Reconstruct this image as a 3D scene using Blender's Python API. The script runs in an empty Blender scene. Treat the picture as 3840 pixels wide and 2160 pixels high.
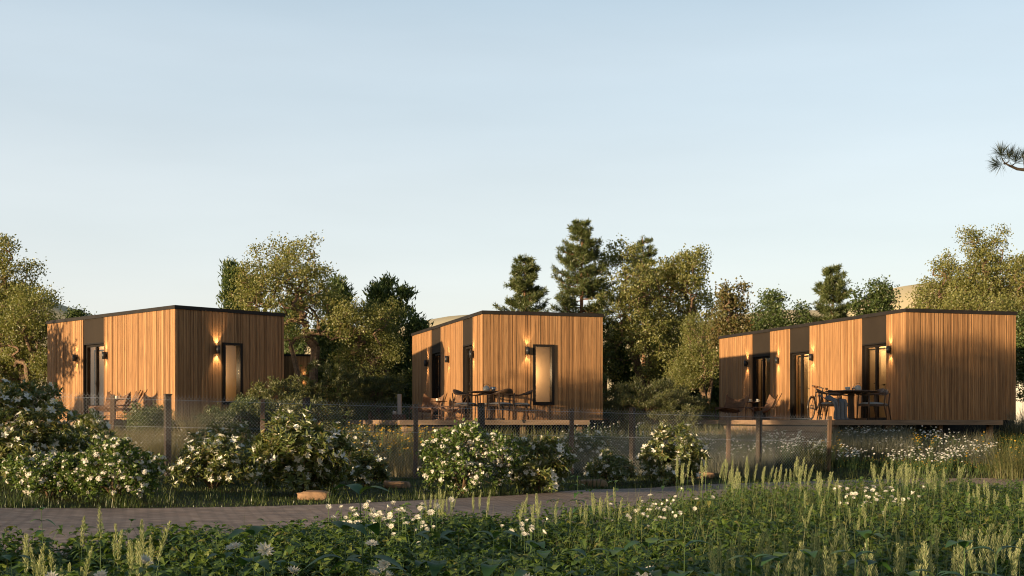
import bpy, math, random
import numpy as np
from mathutils import Vector, Matrix, Euler
random.seed(7)
RNG = np.random.default_rng(11)
SC = bpy.context.scene
COL = SC.collection
PI = math.pi
F = 4560.0
EYE = 1.2            # eye height, equal to the deck level of the cabins

def P(x, y, d):      # photograph position at distance d -> place in the world
    return Vector(((x-1920)/F*d, d, EYE+(1575-y)/F*d))

def sstep(t):
    t = np.clip(t, 0, 1); return t*t*(3-2*t)

def zg(x, y):        # terrain height
    x = np.asarray(x, float); y = np.asarray(y, float)
    base = -1.156-.0169*np.clip(x, -14, 14)
    s = sstep((y-22.5-0.10*np.clip(x, -10, 14)-1.0)/9.0)
    r = base*(1-s)+(-.43)*s
    r = r+.03*np.sin(x*.9+y*.4)*np.sin(y*.7-x*.3)
    return r+EYE

def gz(x, y): return float(zg(x, y))

def G_at(x, y):      # photograph position of a point on the ground -> world (solves the distance)
    d = 5.0
    lo, hi = 2.0, 120.0
    for _ in range(60):
        d = .5*(lo+hi)
        X = (x-1920)/F*d
        zp = EYE+(1575-y)/F*d
        if zp > gz(X, d): lo = d
        else: hi = d
    return Vector(((x-1920)/F*d, d, gz((x-1920)/F*d, d)))

# ------------------------------------------------------------------ mesh collecting
class G:
    def __init__(s): s.v = []; s.f3 = []; s.f4 = []; s.n = 0
    def add(s, V, T=None, Q=None):
        V = np.asarray(V, float).reshape(-1, 3)
        if T is not None and len(T): s.f3.append(np.asarray(T, np.int64).reshape(-1, 3)+s.n)
        if Q is not None and len(Q): s.f4.append(np.asarray(Q, np.int64).reshape(-1, 4)+s.n)
        s.v.append(V); s.n += len(V)
        return s
    def box(s, x0, x1, y0, y1, z0, z1, M=None):
        V = np.array([[x, y, z] for z in (z0, z1) for y in (y0, y1) for x in (x0, x1)], float)
        if M is not None: V = V@np.array(M.to_3x3()).T+np.array(M.translation)
        return s.add(V, Q=[[0, 2, 3, 1], [4, 5, 7, 6], [0, 1, 5, 4], [2, 6, 7, 3], [0, 4, 6, 2], [1, 3, 7, 5]])
    def cbox(s, x0, x1, y0, y1, z0, z1, c=.01, M=None):      # box with chamfered vertical and top edges
        xs = [x0+c, x1-c, x1, x1, x1-c, x0+c, x0, x0]; ys = [y0, y0, y0+c, y1-c, y1, y1, y1-c, y0+c]
        cx, cy = (x0+x1)/2, (y0+y1)/2
        V = []
        for z, k in ((z0, 0), (z1-c, 0), (z1, c)):
            for x, y in zip(xs, ys):
                V.append([x-np.sign(x-cx)*k, y-np.sign(y-cy)*k, z])
        V.append([cx, cy, z1]); V.append([cx, cy, z0])
        V = np.array(V)
        if M is not None: V = V@np.array(M.to_3x3()).T+np.array(M.translation)
        Q = []; T = []
        for r in range(2):
            for i in range(8):
                j = (i+1) % 8; Q.append([r*8+i, r*8+j, r*8+8+j, r*8+8+i])
        for i in range(8):
            j = (i+1) % 8; T.append([16+i, 16+j, 24]); T.append([j, i, 25])
        return s.add(V, T, Q)
    def tube(s, pts, rad, k=6, cap=True, sq=None):
        pts = np.asarray(pts, float); n = len(pts)
        rad = np.full(n, rad, float) if np.isscalar(rad) else np.asarray(rad, float)
        tan = np.gradient(pts, axis=0); tan /= np.linalg.norm(tan, axis=1)[:, None]+1e-9
        ref = np.array([0, 0, 1.0]) if abs(tan[0, 2]) < .9 else np.array([1.0, 0, 0])
        V = []
        a = np.cross(tan[0], ref); a /= np.linalg.norm(a)
        for i in range(n):
            a = a-tan[i]*a.dot(tan[i]); a /= np.linalg.norm(a)+1e-9
            b = np.cross(tan[i], a)
            for j in range(k):
                t = 2*PI*j/k
                fx, fy = (1, 1) if sq is None else sq
                V.append(pts[i]+rad[i]*(math.cos(t)*a*fx+math.sin(t)*b*fy))
        Q = [[i*k+j, i*k+(j+1) % k, (i+1)*k+(j+1) % k, (i+1)*k+j] for i in range(n-1) for j in range(k)]
        T = []
        if cap:
            V.append(pts[0]); V.append(pts[-1]); m = n*k
            for j in range(k):
                T.append([(j+1) % k, j, m]); T.append([(n-1)*k+j, (n-1)*k+(j+1) % k, m+1])
        return s.add(V, T, Q)
    def lathe(s, prof, k=16, c=(0, 0, 0), M=None):
        V = [];  n = len(prof)
        for r, z in prof:
            for j in range(k):
                t = 2*PI*j/k; V.append([c[0]+r*math.cos(t), c[1]+r*math.sin(t), c[2]+z])
        V = np.array(V)
        if M is not None: V = V@np.array(M.to_3x3()).T+np.array(M.translation)
        Q = [[i*k+j, i*k+(j+1) % k, (i+1)*k+(j+1) % k, (i+1)*k+j] for i in range(n-1) for j in range(k)]
        return s.add(V, Q=Q)
    def torus(s, c, R, r, M=None, k=24, m=6):
        V = []; Q = []
        for i in range(k):
            a = 2*PI*i/k
            for j in range(m):
                b = 2*PI*j/m
                V.append([c[0]+(R+r*math.cos(b))*math.cos(a), c[1]+r*math.sin(b), c[2]+(R+r*math.cos(b))*math.sin(a)])
                Q.append([i*m+j, ((i+1) % k)*m+j, ((i+1) % k)*m+(j+1) % m, i*m+(j+1) % m])
        V = np.array(V)
        if M is not None: V = V@np.array(M.to_3x3()).T+np.array(M.translation)
        return s.add(V, Q=Q)
    def grid(s, fn, nu, nv):
        V = [fn(i/nu, j/nv) for i in range(nu+1) for j in range(nv+1)]
        Q = [[i*(nv+1)+j, (i+1)*(nv+1)+j, (i+1)*(nv+1)+j+1, i*(nv+1)+j+1] for i in range(nu) for j in range(nv)]
        return s.add(V, Q=Q)
    def prisms(s, A, B, ra, rb, k=4):    # many separate tubes at once
        A = np.asarray(A, float); B = np.asarray(B, float); n = len(A)
        if n == 0: return s
        ra = np.broadcast_to(ra, (n,)); rb = np.broadcast_to(rb, (n,))
        d = B-A; d = d/(np.linalg.norm(d, axis=1)[:, None]+1e-9)
        ref = np.where(np.abs(d[:, 2:3]) < .9, np.array([[0, 0, 1.0]]), np.array([[1.0, 0, 0]]))
        a = np.cross(d, ref); a /= np.linalg.norm(a, axis=1)[:, None]+1e-9
        b = np.cross(d, a)
        V = np.zeros((n, 2*k, 3))
        for j in range(k):
            t = 2*PI*j/k; o = math.cos(t)*a+math.sin(t)*b
            V[:, j] = A+o*ra[:, None]; V[:, k+j] = B+o*rb[:, None]
        Q = np.array([[j, (j+1) % k, k+(j+1) % k, k+j] for j in range(k)])
        Q = (Q[None]+(np.arange(n)*2*k)[:, None, None]).reshape(-1, 4)
        return s.add(V.reshape(-1, 3), Q=Q)
    def leaves(s, P0, D, N, L, W, fold=.25, droop=0.0, mid=.45):   # folded leaf of two halves, pointed
        P0 = np.asarray(P0, float); n = len(P0)
        if n == 0: return s
        D = D/(np.linalg.norm(D, axis=1)[:, None]+1e-9)
        S = np.cross(D, N); S /= np.linalg.norm(S, axis=1)[:, None]+1e-9
        U = np.cross(S, D)
        L = np.broadcast_to(L, (n,))[:, None]; W = np.broadcast_to(W, (n,))[:, None]
        m = P0+D*L*mid
        V = np.stack([P0, m+S*W*.5+U*W*fold, P0+D*L-U*L*droop, m-S*W*.5+U*W*fold], 1).reshape(-1, 3)
        b = (np.arange(n)*4)[:, None]
        T = np.concatenate([b+np.array([[0, 1, 2]]), b+np.array([[0, 2, 3]])], 0)
        return s.add(V, T)
    def bigleaves(s, P0, D, N, L, W, droop=.35, fold=.16, ns=5):   # ovate leaf with midrib fold, curving down
        P0 = np.asarray(P0, float); n = len(P0)
        if n == 0: return s
        D = D/(np.linalg.norm(D, axis=1)[:, None]+1e-9)
        S = np.cross(D, N); S /= np.linalg.norm(S, axis=1)[:, None]+1e-9
        U = np.cross(S, D)
        L = np.broadcast_to(L, (n,))[:, None]; W = np.broadcast_to(W, (n,))[:, None]
        dr = np.broadcast_to(droop, (n,))[:, None]
        ts = np.linspace(0, 1, ns+1)
        V = np.zeros((n, (ns+1)*3, 3))
        for i, t in enumerate(ts):
            w = (math.sin(PI*min(1, t**.8))**.85 if 0 < t < 1 else 0.02)*.5
            c = P0+D*L*t*(1-.12*t)+U*L*(.22*t-dr*t*t*1.3)
            f = fold*(1-.3*t)*math.sin(PI*t)
            V[:, i*3] = c+S*W*w+U*W*f; V[:, i*3+1] = c; V[:, i*3+2] = c-S*W*w+U*W*f
        q = []
        for i in range(ns):
            q += [[i*3, i*3+1, i*3+4, i*3+3], [i*3+1, i*3+2, i*3+5, i*3+4]]
        Q = (np.array(q)[None]+(np.arange(n)*(ns+1)*3)[:, None, None]).reshape(-1, 4)
        return s.add(V.reshape(-1, 3), Q=Q)
    def blades(s, P0, D, H, W, bend, ns=3):      # grass blades: narrow strips that arch over towards D
        P0 = np.asarray(P0, float); n = len(P0)
        if n == 0: return s
        D = np.asarray(D, float); D = D/(np.linalg.norm(D, axis=1)[:, None]+1e-9)
        S = np.stack([-D[:, 1], D[:, 0], np.zeros(n)], 1)
        H = np.broadcast_to(H, (n,))[:, None]; W = np.broadcast_to(W, (n,))[:, None]; bend = np.broadcast_to(bend, (n,))[:, None]
        V = np.zeros((n, ns*2+1, 3))
        for i in range(ns+1):
            t = i/ns
            c = P0+np.array([0, 0, 1.0])*H*(t-bend*.35*t**2.5)+D*H*bend*t**1.8
            if i < ns:
                w = W*.5*(1-t*.75)
                V[:, i*2] = c+S*w; V[:, i*2+1] = c-S*w
            else: V[:, i*2] = c
        b = np.arange(n)*(ns*2+1)
        Q = np.concatenate([np.stack([b+i*2, b+i*2+1, b+i*2+3, b+i*2+2], 1) for i in range(ns-1)], 0) if ns > 1 else None
        T = np.stack([b+ns*2-2, b+ns*2-1, b+ns*2], 1)
        return s.add(V.reshape(-1, 3), T, Q)
    def mesh(s, name, smooth=False):
        me = bpy.data.meshes.new(name)
        V = np.concatenate(s.v) if s.v else np.zeros((0, 3))
        f3 = np.concatenate(s.f3) if s.f3 else np.zeros((0, 3), np.int64)
        f4 = np.concatenate(s.f4) if s.f4 else np.zeros((0, 4), np.int64)
        me.vertices.add(len(V)); me.vertices.foreach_set('co', V.astype(np.float32).ravel())
        nl = f3.size+f4.size
        me.loops.add(nl); me.loops.foreach_set('vertex_index', np.concatenate([f3.ravel(), f4.ravel()]).astype(np.int32))
        st = np.concatenate([np.arange(len(f3))*3, f3.size+np.arange(len(f4))*4]).astype(np.int32)
        me.polygons.add(len(st)); me.polygons.foreach_set('loop_start', st)
        me.polygons.foreach_set('use_smooth', np.full(len(st), smooth, bool))
        me.update(calc_edges=True); me.validate()
        return me
    def build(s, name, mat, parent=None, smooth=False, loc=None):
        me = s.mesh(name, smooth); me.materials.append(mat)
        o = bpy.data.objects.new(name, me); COL.objects.link(o)
        if parent is not None: o.parent = parent
        if loc is not None: o.location = loc
        return o

def tag(o, label=None, cat=None, group=None, kind=None):
    if label: o['label'] = label
    if cat: o['category'] = cat
    if group: o['group'] = group
    if kind: o['kind'] = kind
    return o

def thing(name, label, cat, loc=(0, 0, 0), rz=0, group=None):
    o = bpy.data.objects.new(name, None); COL.objects.link(o)
    o.empty_display_size = .1
    o.location = loc; o.rotation_euler = (0, 0, rz)
    return tag(o, label, cat, group)

def copy_tree(o, loc=None, rz=None, sc=None, label=None, group=None, parent=None):
    c = o.copy(); COL.objects.link(c); c.parent = parent
    for ch in o.children: copy_tree(ch, parent=c)
    if loc is not None: c.location = loc
    if rz is not None: c.rotation_euler = (0, 0, rz)
    if sc is not None: c.scale = (sc, sc, sc) if np.isscalar(sc) else sc
    if label: c['label'] = label
    if group: c['group'] = group
    return c

# ------------------------------------------------------------------ materials
class NT:
    def __init__(s, name):
        s.m = bpy.data.materials.new(name); s.m.use_nodes = True
        s.t = s.m.node_tree; s.t.nodes.clear()
        s.out = s.n('ShaderNodeOutputMaterial')
    def n(s, t, **k):
        o = s.t.nodes.new(t)
        for a, b in k.items(): setattr(o, a, b)
        return o
    def l(s, a, b): s.t.links.new(a, b)
    def coord(s, scale=(1, 1, 1), kind='Object', rot=(0, 0, 0)):
        c = s.n('ShaderNodeTexCoord'); m = s.n('ShaderNodeMapping'); m.inputs['Scale'].default_value = scale
        m.inputs['Rotation'].default_value = rot
        s.l(c.outputs[kind], m.inputs['Vector']); return m.outputs[0]
    def noise(s, vec, scale=5, detail=3, rough=.55):
        t = s.n('ShaderNodeTexNoise'); t.inputs['Scale'].default_value = scale; t.inputs['Detail'].default_value = detail
        t.inputs['Roughness'].default_value = rough
        if vec is not None: s.l(vec, t.inputs['Vector'])
        return t.outputs['Fac']
    def ramp(s, fac, stops):
        r = s.n('ShaderNodeValToRGB'); e = r.color_ramp.elements
        while len(e) < len(stops): e.new(.5)
        for q, (p, c) in zip(e, stops): q.position = p; q.color = (c[0], c[1], c[2], 1)
        s.l(fac, r.inputs[0]); return r.outputs[0]
    def mix(s, fac, a, b, mode='MIX'):
        m = s.n('ShaderNodeMix', data_type='RGBA', blend_type=mode)
        for v, i in ((fac, 0), (a, 6), (b, 7)):
            if isinstance(v, (int, float)): m.inputs[i].default_value = v
            elif isinstance(v, tuple): m.inputs[i].default_value = (v[0], v[1], v[2], 1)
            else: s.l(v, m.inputs[i])
        return m.outputs[2]
    def math(s, op, a, b=0.0):
        m = s.n('ShaderNodeMath', operation=op)
        for v, i in ((a, 0), (b, 1)):
            if isinstance(v, (int, float)): m.inputs[i].default_value = v
            else: s.l(v, m.inputs[i])
        return m.outputs[0]
    def island(s): return s.n('ShaderNodeNewGeometry').outputs['Random Per Island']
    def bump(s, h, strength=.3, dist=.01):
        b = s.n('ShaderNodeBump'); b.inputs['Strength'].default_value = strength; b.inputs['Distance'].default_value = dist
        s.l(h, b.inputs['Height']); return b.outputs[0]
    def pbr(s, col, rough=.6, metal=0, bump=None, spec=.4):
        b = s.n('ShaderNodeBsdfPrincipled')
        if isinstance(col, tuple): b.inputs['Base Color'].default_value = (*col, 1)
        else: s.l(col, b.inputs['Base Color'])
        if isinstance(rough, (int, float)): b.inputs['Roughness'].default_value = rough
        else: s.l(rough, b.inputs['Roughness'])
        b.inputs['Metallic'].default_value = metal
        b.inputs['Specular IOR Level'].default_value = spec
        if bump is not None: s.l(bump, b.inputs['Normal'])
        s.l(b.outputs[0], s.out.inputs[0]); return s.m

def m_plain(name, c, rough=.6, metal=0, var=.25, scale=8, spec=.4):
    t = NT(name); v = t.coord()
    f = t.noise(v, scale, 4)
    col = t.ramp(f, [(.3, tuple(x*(1-var) for x in c)), (.7, tuple(min(1, x*(1+var)) for x in c))])
    return t.pbr(col, rough, metal, t.bump(f, .15, .005), spec)

def m_leaf(name, stops, trans=.35, gloss=.06, rough=.45, world_var=.0, gw=.5):
    t = NT(name)
    col = t.ramp(t.island(), stops)
    if world_var:
        c = t.n('ShaderNodeTexCoord'); nz = t.noise(c.outputs['Object'], gw, 2)
        col = t.mix(t.math('MULTIPLY', nz, world_var), col, tuple(x*.45 for x in stops[0][1]))
    d = t.n('ShaderNodeBsdfDiffuse'); tr = t.n('ShaderNodeBsdfTranslucent'); g = t.n('ShaderNodeBsdfGlossy')
    t.l(col, d.inputs[0])
    tc = t.mix(1.0, col, (1.0, .95, .45), 'MULTIPLY'); t.l(tc, tr.inputs[0])
    g.inputs['Roughness'].default_value = rough
    a = t.n('ShaderNodeMixShader'); a.inputs[0].default_value = trans; t.l(d.outputs[0], a.inputs[1]); t.l(tr.outputs[0], a.inputs[2])
    b = t.n('ShaderNodeMixShader'); b.inputs[0].default_value = gloss; t.l(a.outputs[0], b.inputs[1]); t.l(g.outputs[0], b.inputs[2])
    t.l(b.outputs[0], t.out.inputs[0]); return t.m

def m_cladding():
    t = NT('thermo_wood_battens')
    v = t.coord((55, 55, .9)); f = t.noise(v, 1.5, 5, .65)
    v2 = t.coord((24, 24, .5)); f2 = t.noise(v2, 1.2, 3)
    isl = t.island()
    a = t.ramp(isl, [(0, (.25, .130, .058)), (.2, (.33, .176, .078)), (.4, (.39, .210, .094)), (.7, (.435, .236, .106)), (1, (.52, .292, .136))])
    k = t.ramp(f, [(.34, (.36, .35, .34)), (.50, (.97, .97, .97)), (.8, (1.2, 1.16, 1.10))])
    c = t.mix(1.0, a, k, 'MULTIPLY')
    k2 = t.ramp(f2, [(.3, (.72, .70, .68)), (.6, (1.05, 1.05, 1.05))])
    c = t.mix(1.0, c, k2, 'MULTIPLY')
    return t.pbr(c, .62, 0, t.bump(f, .35, .004), .3)

def m_wood(name, c, axis='x', rough=.6, s=1.0, var=.4):
    t = NT(name)
    sc = {'x': (1.2, 14, 14), 'y': (14, 1.2, 14), 'z': (14, 14, 1.2)}[axis]
    f = t.noise(t.coord(tuple(q*s for q in sc)), 2, 5, .6)
    isl = t.island()
    col = t.ramp(f, [(.25, tuple(x*(1-var) for x in c)), (.55, c), (.8, tuple(min(1, x*(1+var*.7)) for x in c))])
    tone = t.ramp(isl, [(0, (.75, .75, .75)), (1, (1.15, 1.15, 1.15))])
    col = t.mix(1.0, col, tone, 'MULTIPLY')
    return t.pbr(col, rough, 0, t.bump(f, .3, .004), .3)

def m_emit(name, c, strength):
    t = NT(name); e = t.n('ShaderNodeEmission'); e.inputs[0].default_value = (*c, 1); e.inputs[1].default_value = strength
    t.l(e.outputs[0], t.out.inputs[0]); return t.m

def m_glass():
    t = NT('window_glass')
    lw = t.n('ShaderNodeLayerWeight'); lw.inputs[0].default_value = .5
    fr = t.n('ShaderNodeMath', operation='ADD'); t.l(t.math('MULTIPLY', t.math('POWER', lw.outputs['Facing'], 4.0), .7), fr.inputs[0]); fr.inputs[1].default_value = .035
    g = t.n('ShaderNodeBsdfGlossy'); g.inputs['Roughness'].default_value = .02; g.inputs[0].default_value = (.9, .9, .9, 1)
    tr = t.n('ShaderNodeBsdfTransparent'); tr.inputs[0].default_value = (.93, .93, .9, 1)
    m = t.n('ShaderNodeMixShader'); t.l(fr.outputs[0], m.inputs[0]); t.l(tr.outputs[0], m.inputs[1]); t.l(g.outputs[0], m.inputs[2])
    t.l(m.outputs[0], t.out.inputs[0]); return t.m

MAT = {}
MAT['clad'] = m_cladding()
MAT['black'] = m_plain('black_metal', (.020, .017, .015), .6, 0, .3, 3, .25)
MAT['panel'] = m_plain('dark_bronze_panel', (.028, .021, .015), .75, 0, .12, 1.5, .2)
MAT['frame'] = m_plain('dark_window_frame', (.015, .012, .010), .6, 0, .2, 6, .2)
MAT['inner'] = m_plain('warm_interior_wall', (.52, .33, .18), .7, 0, .05, 1.5)
MAT['inner_door'] = m_plain('interior_door_face', (.42, .28, .16), .6, 0, .06, 2)
MAT['glass'] = m_glass()
MAT['skirt'] = m_plain('black_plinth', (.010, .009, .008), .8, 0, .3, 4)
MAT['lamp'] = m_plain('lamp_body', (.03, .032, .035), .4, .3, .15, 10)
MAT['bulb'] = m_emit('lamp_bulb', (1, .72, .38), 14)
MAT['deck'] = m_wood('deck_boards', (.25, .165, .105), 'y', .7)
MAT['fascia'] = m_wood('deck_fascia', (.24, .165, .11), 'x', .7, .6)
MAT['darkwood'] = m_wood('dark_stained_wood', (.10, .058, .034), 'z', .5, 2)
MAT['tabletop'] = m_wood('dark_table_wood', (.085, .05, .032), 'x', .45, 1.5)
MAT['cushion'] = m_plain('grey_cushion', (.30, .285, .26), .85, 0, .15, 30)
MAT['canvas'] = m_plain('brown_canvas', (.16, .085, .045), .85, 0, .35, 9)
MAT['rust'] = m_plain('brown_steel_tube', (.085, .045, .028), .5, .3, .25, 12)
MAT['ceramic'] = m_plain('grey_ceramic', (.42, .42, .40), .4, 0, .1, 18)
MAT['cup'] = m_plain('cream_cup', (.70, .66, .56), .4, 0, .06, 20)
MAT['cupdark'] = m_plain('dark_glaze', (.05, .055, .065), .2, 0, .2, 12)
MAT['steel'] = m_plain('steel_mug', (.32, .35, .38), .25, .8, .1, 8)
MAT['blanket'] = m_plain('grey_wool_throw', (.17, .17, .175), .95, 0, .15, 40)
MAT['rubber'] = m_plain('tyre_rubber', (.03, .028, .026), .8, 0, .2, 20)
MAT['bike'] = m_plain('bicycle_paint', (.055, .048, .042), .4, .3, .15, 10)
MAT['saddle'] = m_plain('brown_leather', (.22, .10, .045), .55, 0, .25, 20)
MAT['postdark'] = m_wood('weathered_dark_post', (.062, .047, .036), 'z', .8, 1.2, .5)
MAT['postbrown'] = m_wood('weathered_brown_post', (.155, .10, .065), 'z', .8, 1.2, .45)
MAT['wire'] = m_plain('galvanised_wire', (.52, .55, .58), .5, .15, .15, 5)
MAT['bark'] = m_plain('bark', (.16, .105, .068), .9, 0, .45, 14)
MAT['barkdark'] = m_plain('dark_bark', (.05, .037, .027), .9, 0, .4, 14)
MAT['barkpine'] = m_plain('pine_bark', (.19, .10, .058), .9, 0, .4, 10)
MAT['stem'] = m_plain('green_stem', (.07, .12, .035), .7, 0, .25, 20)
MAT['twig'] = m_plain('shrub_twig', (.12, .075, .042), .85, 0, .35, 20)
MAT['stone'] = m_plain('rough_stone', (.27, .165, .095), .9, 0, .4, 9)
MAT['concrete'] = m_plain('pale_concrete', (.34, .35, .36), .8, 0, .15, 6)
MAT['white_clad'] = m_plain('white_wall', (.62, .60, .55), .7, 0, .08, 2)
MAT['slate'] = m_plain('grey_roof', (.12, .115, .11), .7, 0, .25, 6)
# ------------------------------------------------------------------ cabins
def spot(name, loc, up, e, parent, ang=72):
    l = bpy.data.lights.new(name, 'SPOT'); l.energy = e; l.color = (1, .66, .33); l.spot_size = math.radians(ang); l.spot_blend = .75
    l.shadow_soft_size = .02
    o = bpy.data.objects.new(name, l); COL.objects.link(o); o.location = loc
    o.rotation_euler = (PI if up else 0, 0, 0); o.parent = parent
    return o

def point(name, loc, e, parent, r=.15, c=(1, .72, .42)):
    l = bpy.data.lights.new(name, 'POINT'); l.energy = e; l.color = c; l.shadow_soft_size = r
    o = bpy.data.objects.new(name, l); COL.objects.link(o); o.location = loc; o.parent = parent
    return o

def battens(g, horiz, u0, u1, z0, z1, rng):
    u = u0
    while u < u1-1e-4:
        w = min(rng.choice([.020, .026, .032, .038, .046]), u1-u)
        if u1-(u+w) < .02: w = u1-u
        dep = rng.uniform(-.010, .004)
        a, b = u+.0025, u+w-.0025
        if horiz == 'x': g.box(a, b, dep, .03, z0, z1)        # on the front wall
        else: g.box(dep, .03, a, b, z0, z1)                   # on the side wall
        u += w

class Cabin:
    def __init__(s, name, near, rz, W, L, label, group=None):
        s.n = near; s.r = rz; s.W = W; s.L = L
        s.root = thing(name, label, 'cabin', (near[0], near[1], EYE), rz, group)
        s.rng = random.Random(int(near[1]*100))
        s.open = []; s.win = []
    def b(s, x):      # place along the side wall seen at photograph column x
        k = (x-1920)/F
        return (s.n[0]-k*s.n[1])/(k*math.cos(s.r)+math.sin(s.r))
    def u(s, x):      # place along the front wall
        k = (x-1920)/F
        return (k*s.n[1]-s.n[0])/(math.cos(s.r)-k*math.sin(s.r))
    def depth(s, u, v): return s.n[1]+u*math.sin(s.r)+v*math.cos(s.r)
    def zat(s, y, u, v): return (1575-y)/F*s.depth(u, v)
    def world(s, u, v, z=0):
        return Vector((s.n[0]+u*math.cos(s.r)-v*math.sin(s.r), s.n[1]+u*math.sin(s.r)+v*math.cos(s.r), EYE+z))
    def shell(s, ZR=2.92, skirt=.62, skirt_in=.02):
        W, L, R = s.W, s.L, s.root
        wall = G(); clad = G()
        # side wall pieces between the openings
        cuts = sorted(s.open); y = .03
        for (a, b_, zt) in cuts+[(L, L, 0)]:
            if a > y+.02:
                wall.box(.03, .15, y, min(a, L-.02), 0, ZR); battens(clad, 'y', y if y > .04 else .002, a, 0, ZR, s.rng)
            y = b_
        x = .15
        if s.win:
            a, b_, z0, z1 = s.win[0]
            wall.box(x, a, .03, .15, 0, ZR); wall.box(b_, W-.02, .03, .15, 0, ZR)
            wall.box(a, b_, .03, .15, 0, z0); wall.box(a, b_, .03, .15, z1, ZR)
            battens(clad, 'x', .002, a, 0, ZR, s.rng); battens(clad, 'x', b_, W, 0, ZR, s.rng)
            battens(clad, 'x', a, b_, 0, z0, s.rng); battens(clad, 'x', a, b_, z1, ZR, s.rng)
        else:
            wall.box(x, W-.02, .03, .15, 0, ZR); battens(clad, 'x', .002, W, 0, ZR, s.rng)
        wall.box(W-.15, W-.021, .151, L-.021, 0, ZR); wall.box(.151, W-.151, L-.15, L-.022, 0, ZR)
        wall.box(.16, W-.16, .16, L-.16, -.02, .012); wall.box(.16, W-.16, .16, L-.16, 2.7, 2.75)
        g = G()
        u = 0
        while u < L:      # cladding of the far side and back
            g.box(W-.02, W+.004, u, min(u+.06, L), 0, ZR); u += .066
        wall.build('wall', MAT['frame'], R); clad.build('cladding', MAT['clad'], R)
        g.build('cladding', MAT['clad'], R)
        rf = G(); o = .035
        rf.box(-o, W+o, -o, L+o, ZR, ZR+.085)
        rf.box(-.01, W+.01, -.01, L+.01, ZR+.085, ZR+.1)
        rf.build('roof', MAT['black'], R)
        sk = G(); i = skirt_in
        sk.box(i, W-i, i, L-i, -skirt, -.001)
        sk.build('plinth', MAT['skirt'], R)
    def door(s, a, b_, zt, split=.42, flip=False, handle=True, ZR=2.92, light=9.0, bright=False):
        R = s.root; s.open.append((a, b_, zt))
        p = G(); p.box(.012, .05, a+.004, b_-.004, zt+.05, ZR-.03); p.box(.004, .06, a+.002, b_-.002, ZR-.03, ZR-.001)
        p.build('upper_panel', MAT['panel'], R)
        f = G(); t = .055; x0, x1 = .085, .15
        f.box(.01, .22, a, a+.02, 0, zt+.05); f.box(.01, .22, b_-.02, b_, 0, zt+.05)       # reveals
        f.box(.0, .22, a+.02, b_-.02, zt+.01, zt+.05)
        a2, b2 = a+.02, b_-.02
        f.box(x0, x1, a2, a2+t, 0, zt+.01); f.box(x0, x1, b2-t, b2, 0, zt+.01)
        f.box(x0, x1, a2+t, b2-t, zt-t, zt+.01); f.box(x0, x1, a2+t, b2-t, .0, .07)
        m = a2+(b2-a2)*split
        f.box(x0-.015, x1, m-.045, m-.004, .07, zt-t); f.box(x0+.002, x1+.02, m+.004, m+.05, .07, zt-t)
        fr = f.build('door_frame', MAT['frame'], R)
        for q0, q1 in ((a2+t, m-.045), (m+.05, b2-t)):
            G().box(.11, .118, q0, q1, .07, zt-t).build('pane', MAT['glass'], fr)
        if handle:
            h = G(); h.box(.052, .07, m-.035, m-.015, .98, 1.1); h.box(.05, .062, m-.035, m+.07, 1.03, 1.05)
            h.build('handle', MAT['black'], fr)
        # what the door shows: a pale room side wall with a door leaf
        w = G(); w.box(.80, .84, a-.12, b_+1.9, .013, 2.69); w.box(.2, .80, b_+1.9, b_+1.94, .013, 2.69); w.box(.2, .80, a-.16, a-.12, .013, 2.69)
        w.build('interior_wall', MAT['inner'], R)
        d = G(); c = (a+b_)/2+1.0
        d.box(.775, .795, c-.42, c+.42, .02, 2.05); dd = d.build('inner_door', MAT['inner_door'], R)
        e = G(); e.box(.77, .7749, c-.47, c-.425, .02, 2.1); e.box(.77, .7749, c+.425, c+.47, .02, 2.1); e.box(.77, .7749, c-.425, c+.425, 2.055, 2.1)
        e.build('frame', MAT['panel'], dd)
        h = G(); h.box(.73, .775, c-.38, c-.34, 1.0, 1.04); h.box(.725, .74, c-.38, c-.26, 1.01, 1.03)
        h.build('handle', MAT['black'], dd)
        point('room_light', (.48, (a+b_)/2+.7, 2.45), light*3.6, R)
    def window(s, a, b_, z0, z1, light=10.0, blind=True):
        R = s.root; s.win.append((a, b_, z0, z1)); t = .065
        f = G()
        f.box(a-.01, a+t, -.05, .149, z0, z1); f.box(b_-t, b_+.01, -.05, .149, z0, z1)
        f.box(a+t, b_-t, -.05, .149, z1-t, z1); f.box(a+t, b_-t, -.05, .149, z0, z0+t+.02)
        fr = f.build('window_frame', MAT['frame'], R)
        G().box(a+t, b_-t, .06, .068, z0+t+.02, z1-t).build('pane', MAT['glass'], fr)
        w = G(); w.box(1.0, min(b_+.9, s.W-.2), .9, .94, .013, 2.69); w.build('interior_wall', MAT['inner'], R)
        point('room_light', ((a+b_)/2-.25, .62, 1.35), light*2.5, R)
    def lamp(s, side, p, z, e=2.6):
        if side == 'left': c = Vector((-.085, p, z)); br = (-.05, .0, p-.025, p+.025, z-.04, z+.04)
        else: c = Vector((p, -.085, z)); br = (p-.025, p+.025, -.05, 0, z-.04, z+.04)
        g = G(); h = .1; r = .056
        g.lathe([(r*.82, h-.03), (r*.82, h), (r, h), (r, -h), (r*.82, -h), (r*.82, -h+.03)], 18, c)
        g.box(*br)
        o = g.build('wall_lamp', MAT['lamp'], s.root, True)
        for zb in (h-.028, -h+.028): G().lathe([(r*.8, zb), (.001, zb)], 14, c).build('bulb', MAT['bulb'], o)
        off = Vector((.02, 0, 0)) if side == 'left' else Vector((0, .02, 0))
        spot('lamp_light', c+Vector((0, 0, h-.02))+off, True, e*5, s.root)
        spot('lamp_light', c-Vector((0, 0, h-.02))+off, False, e*5, s.root)

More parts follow.
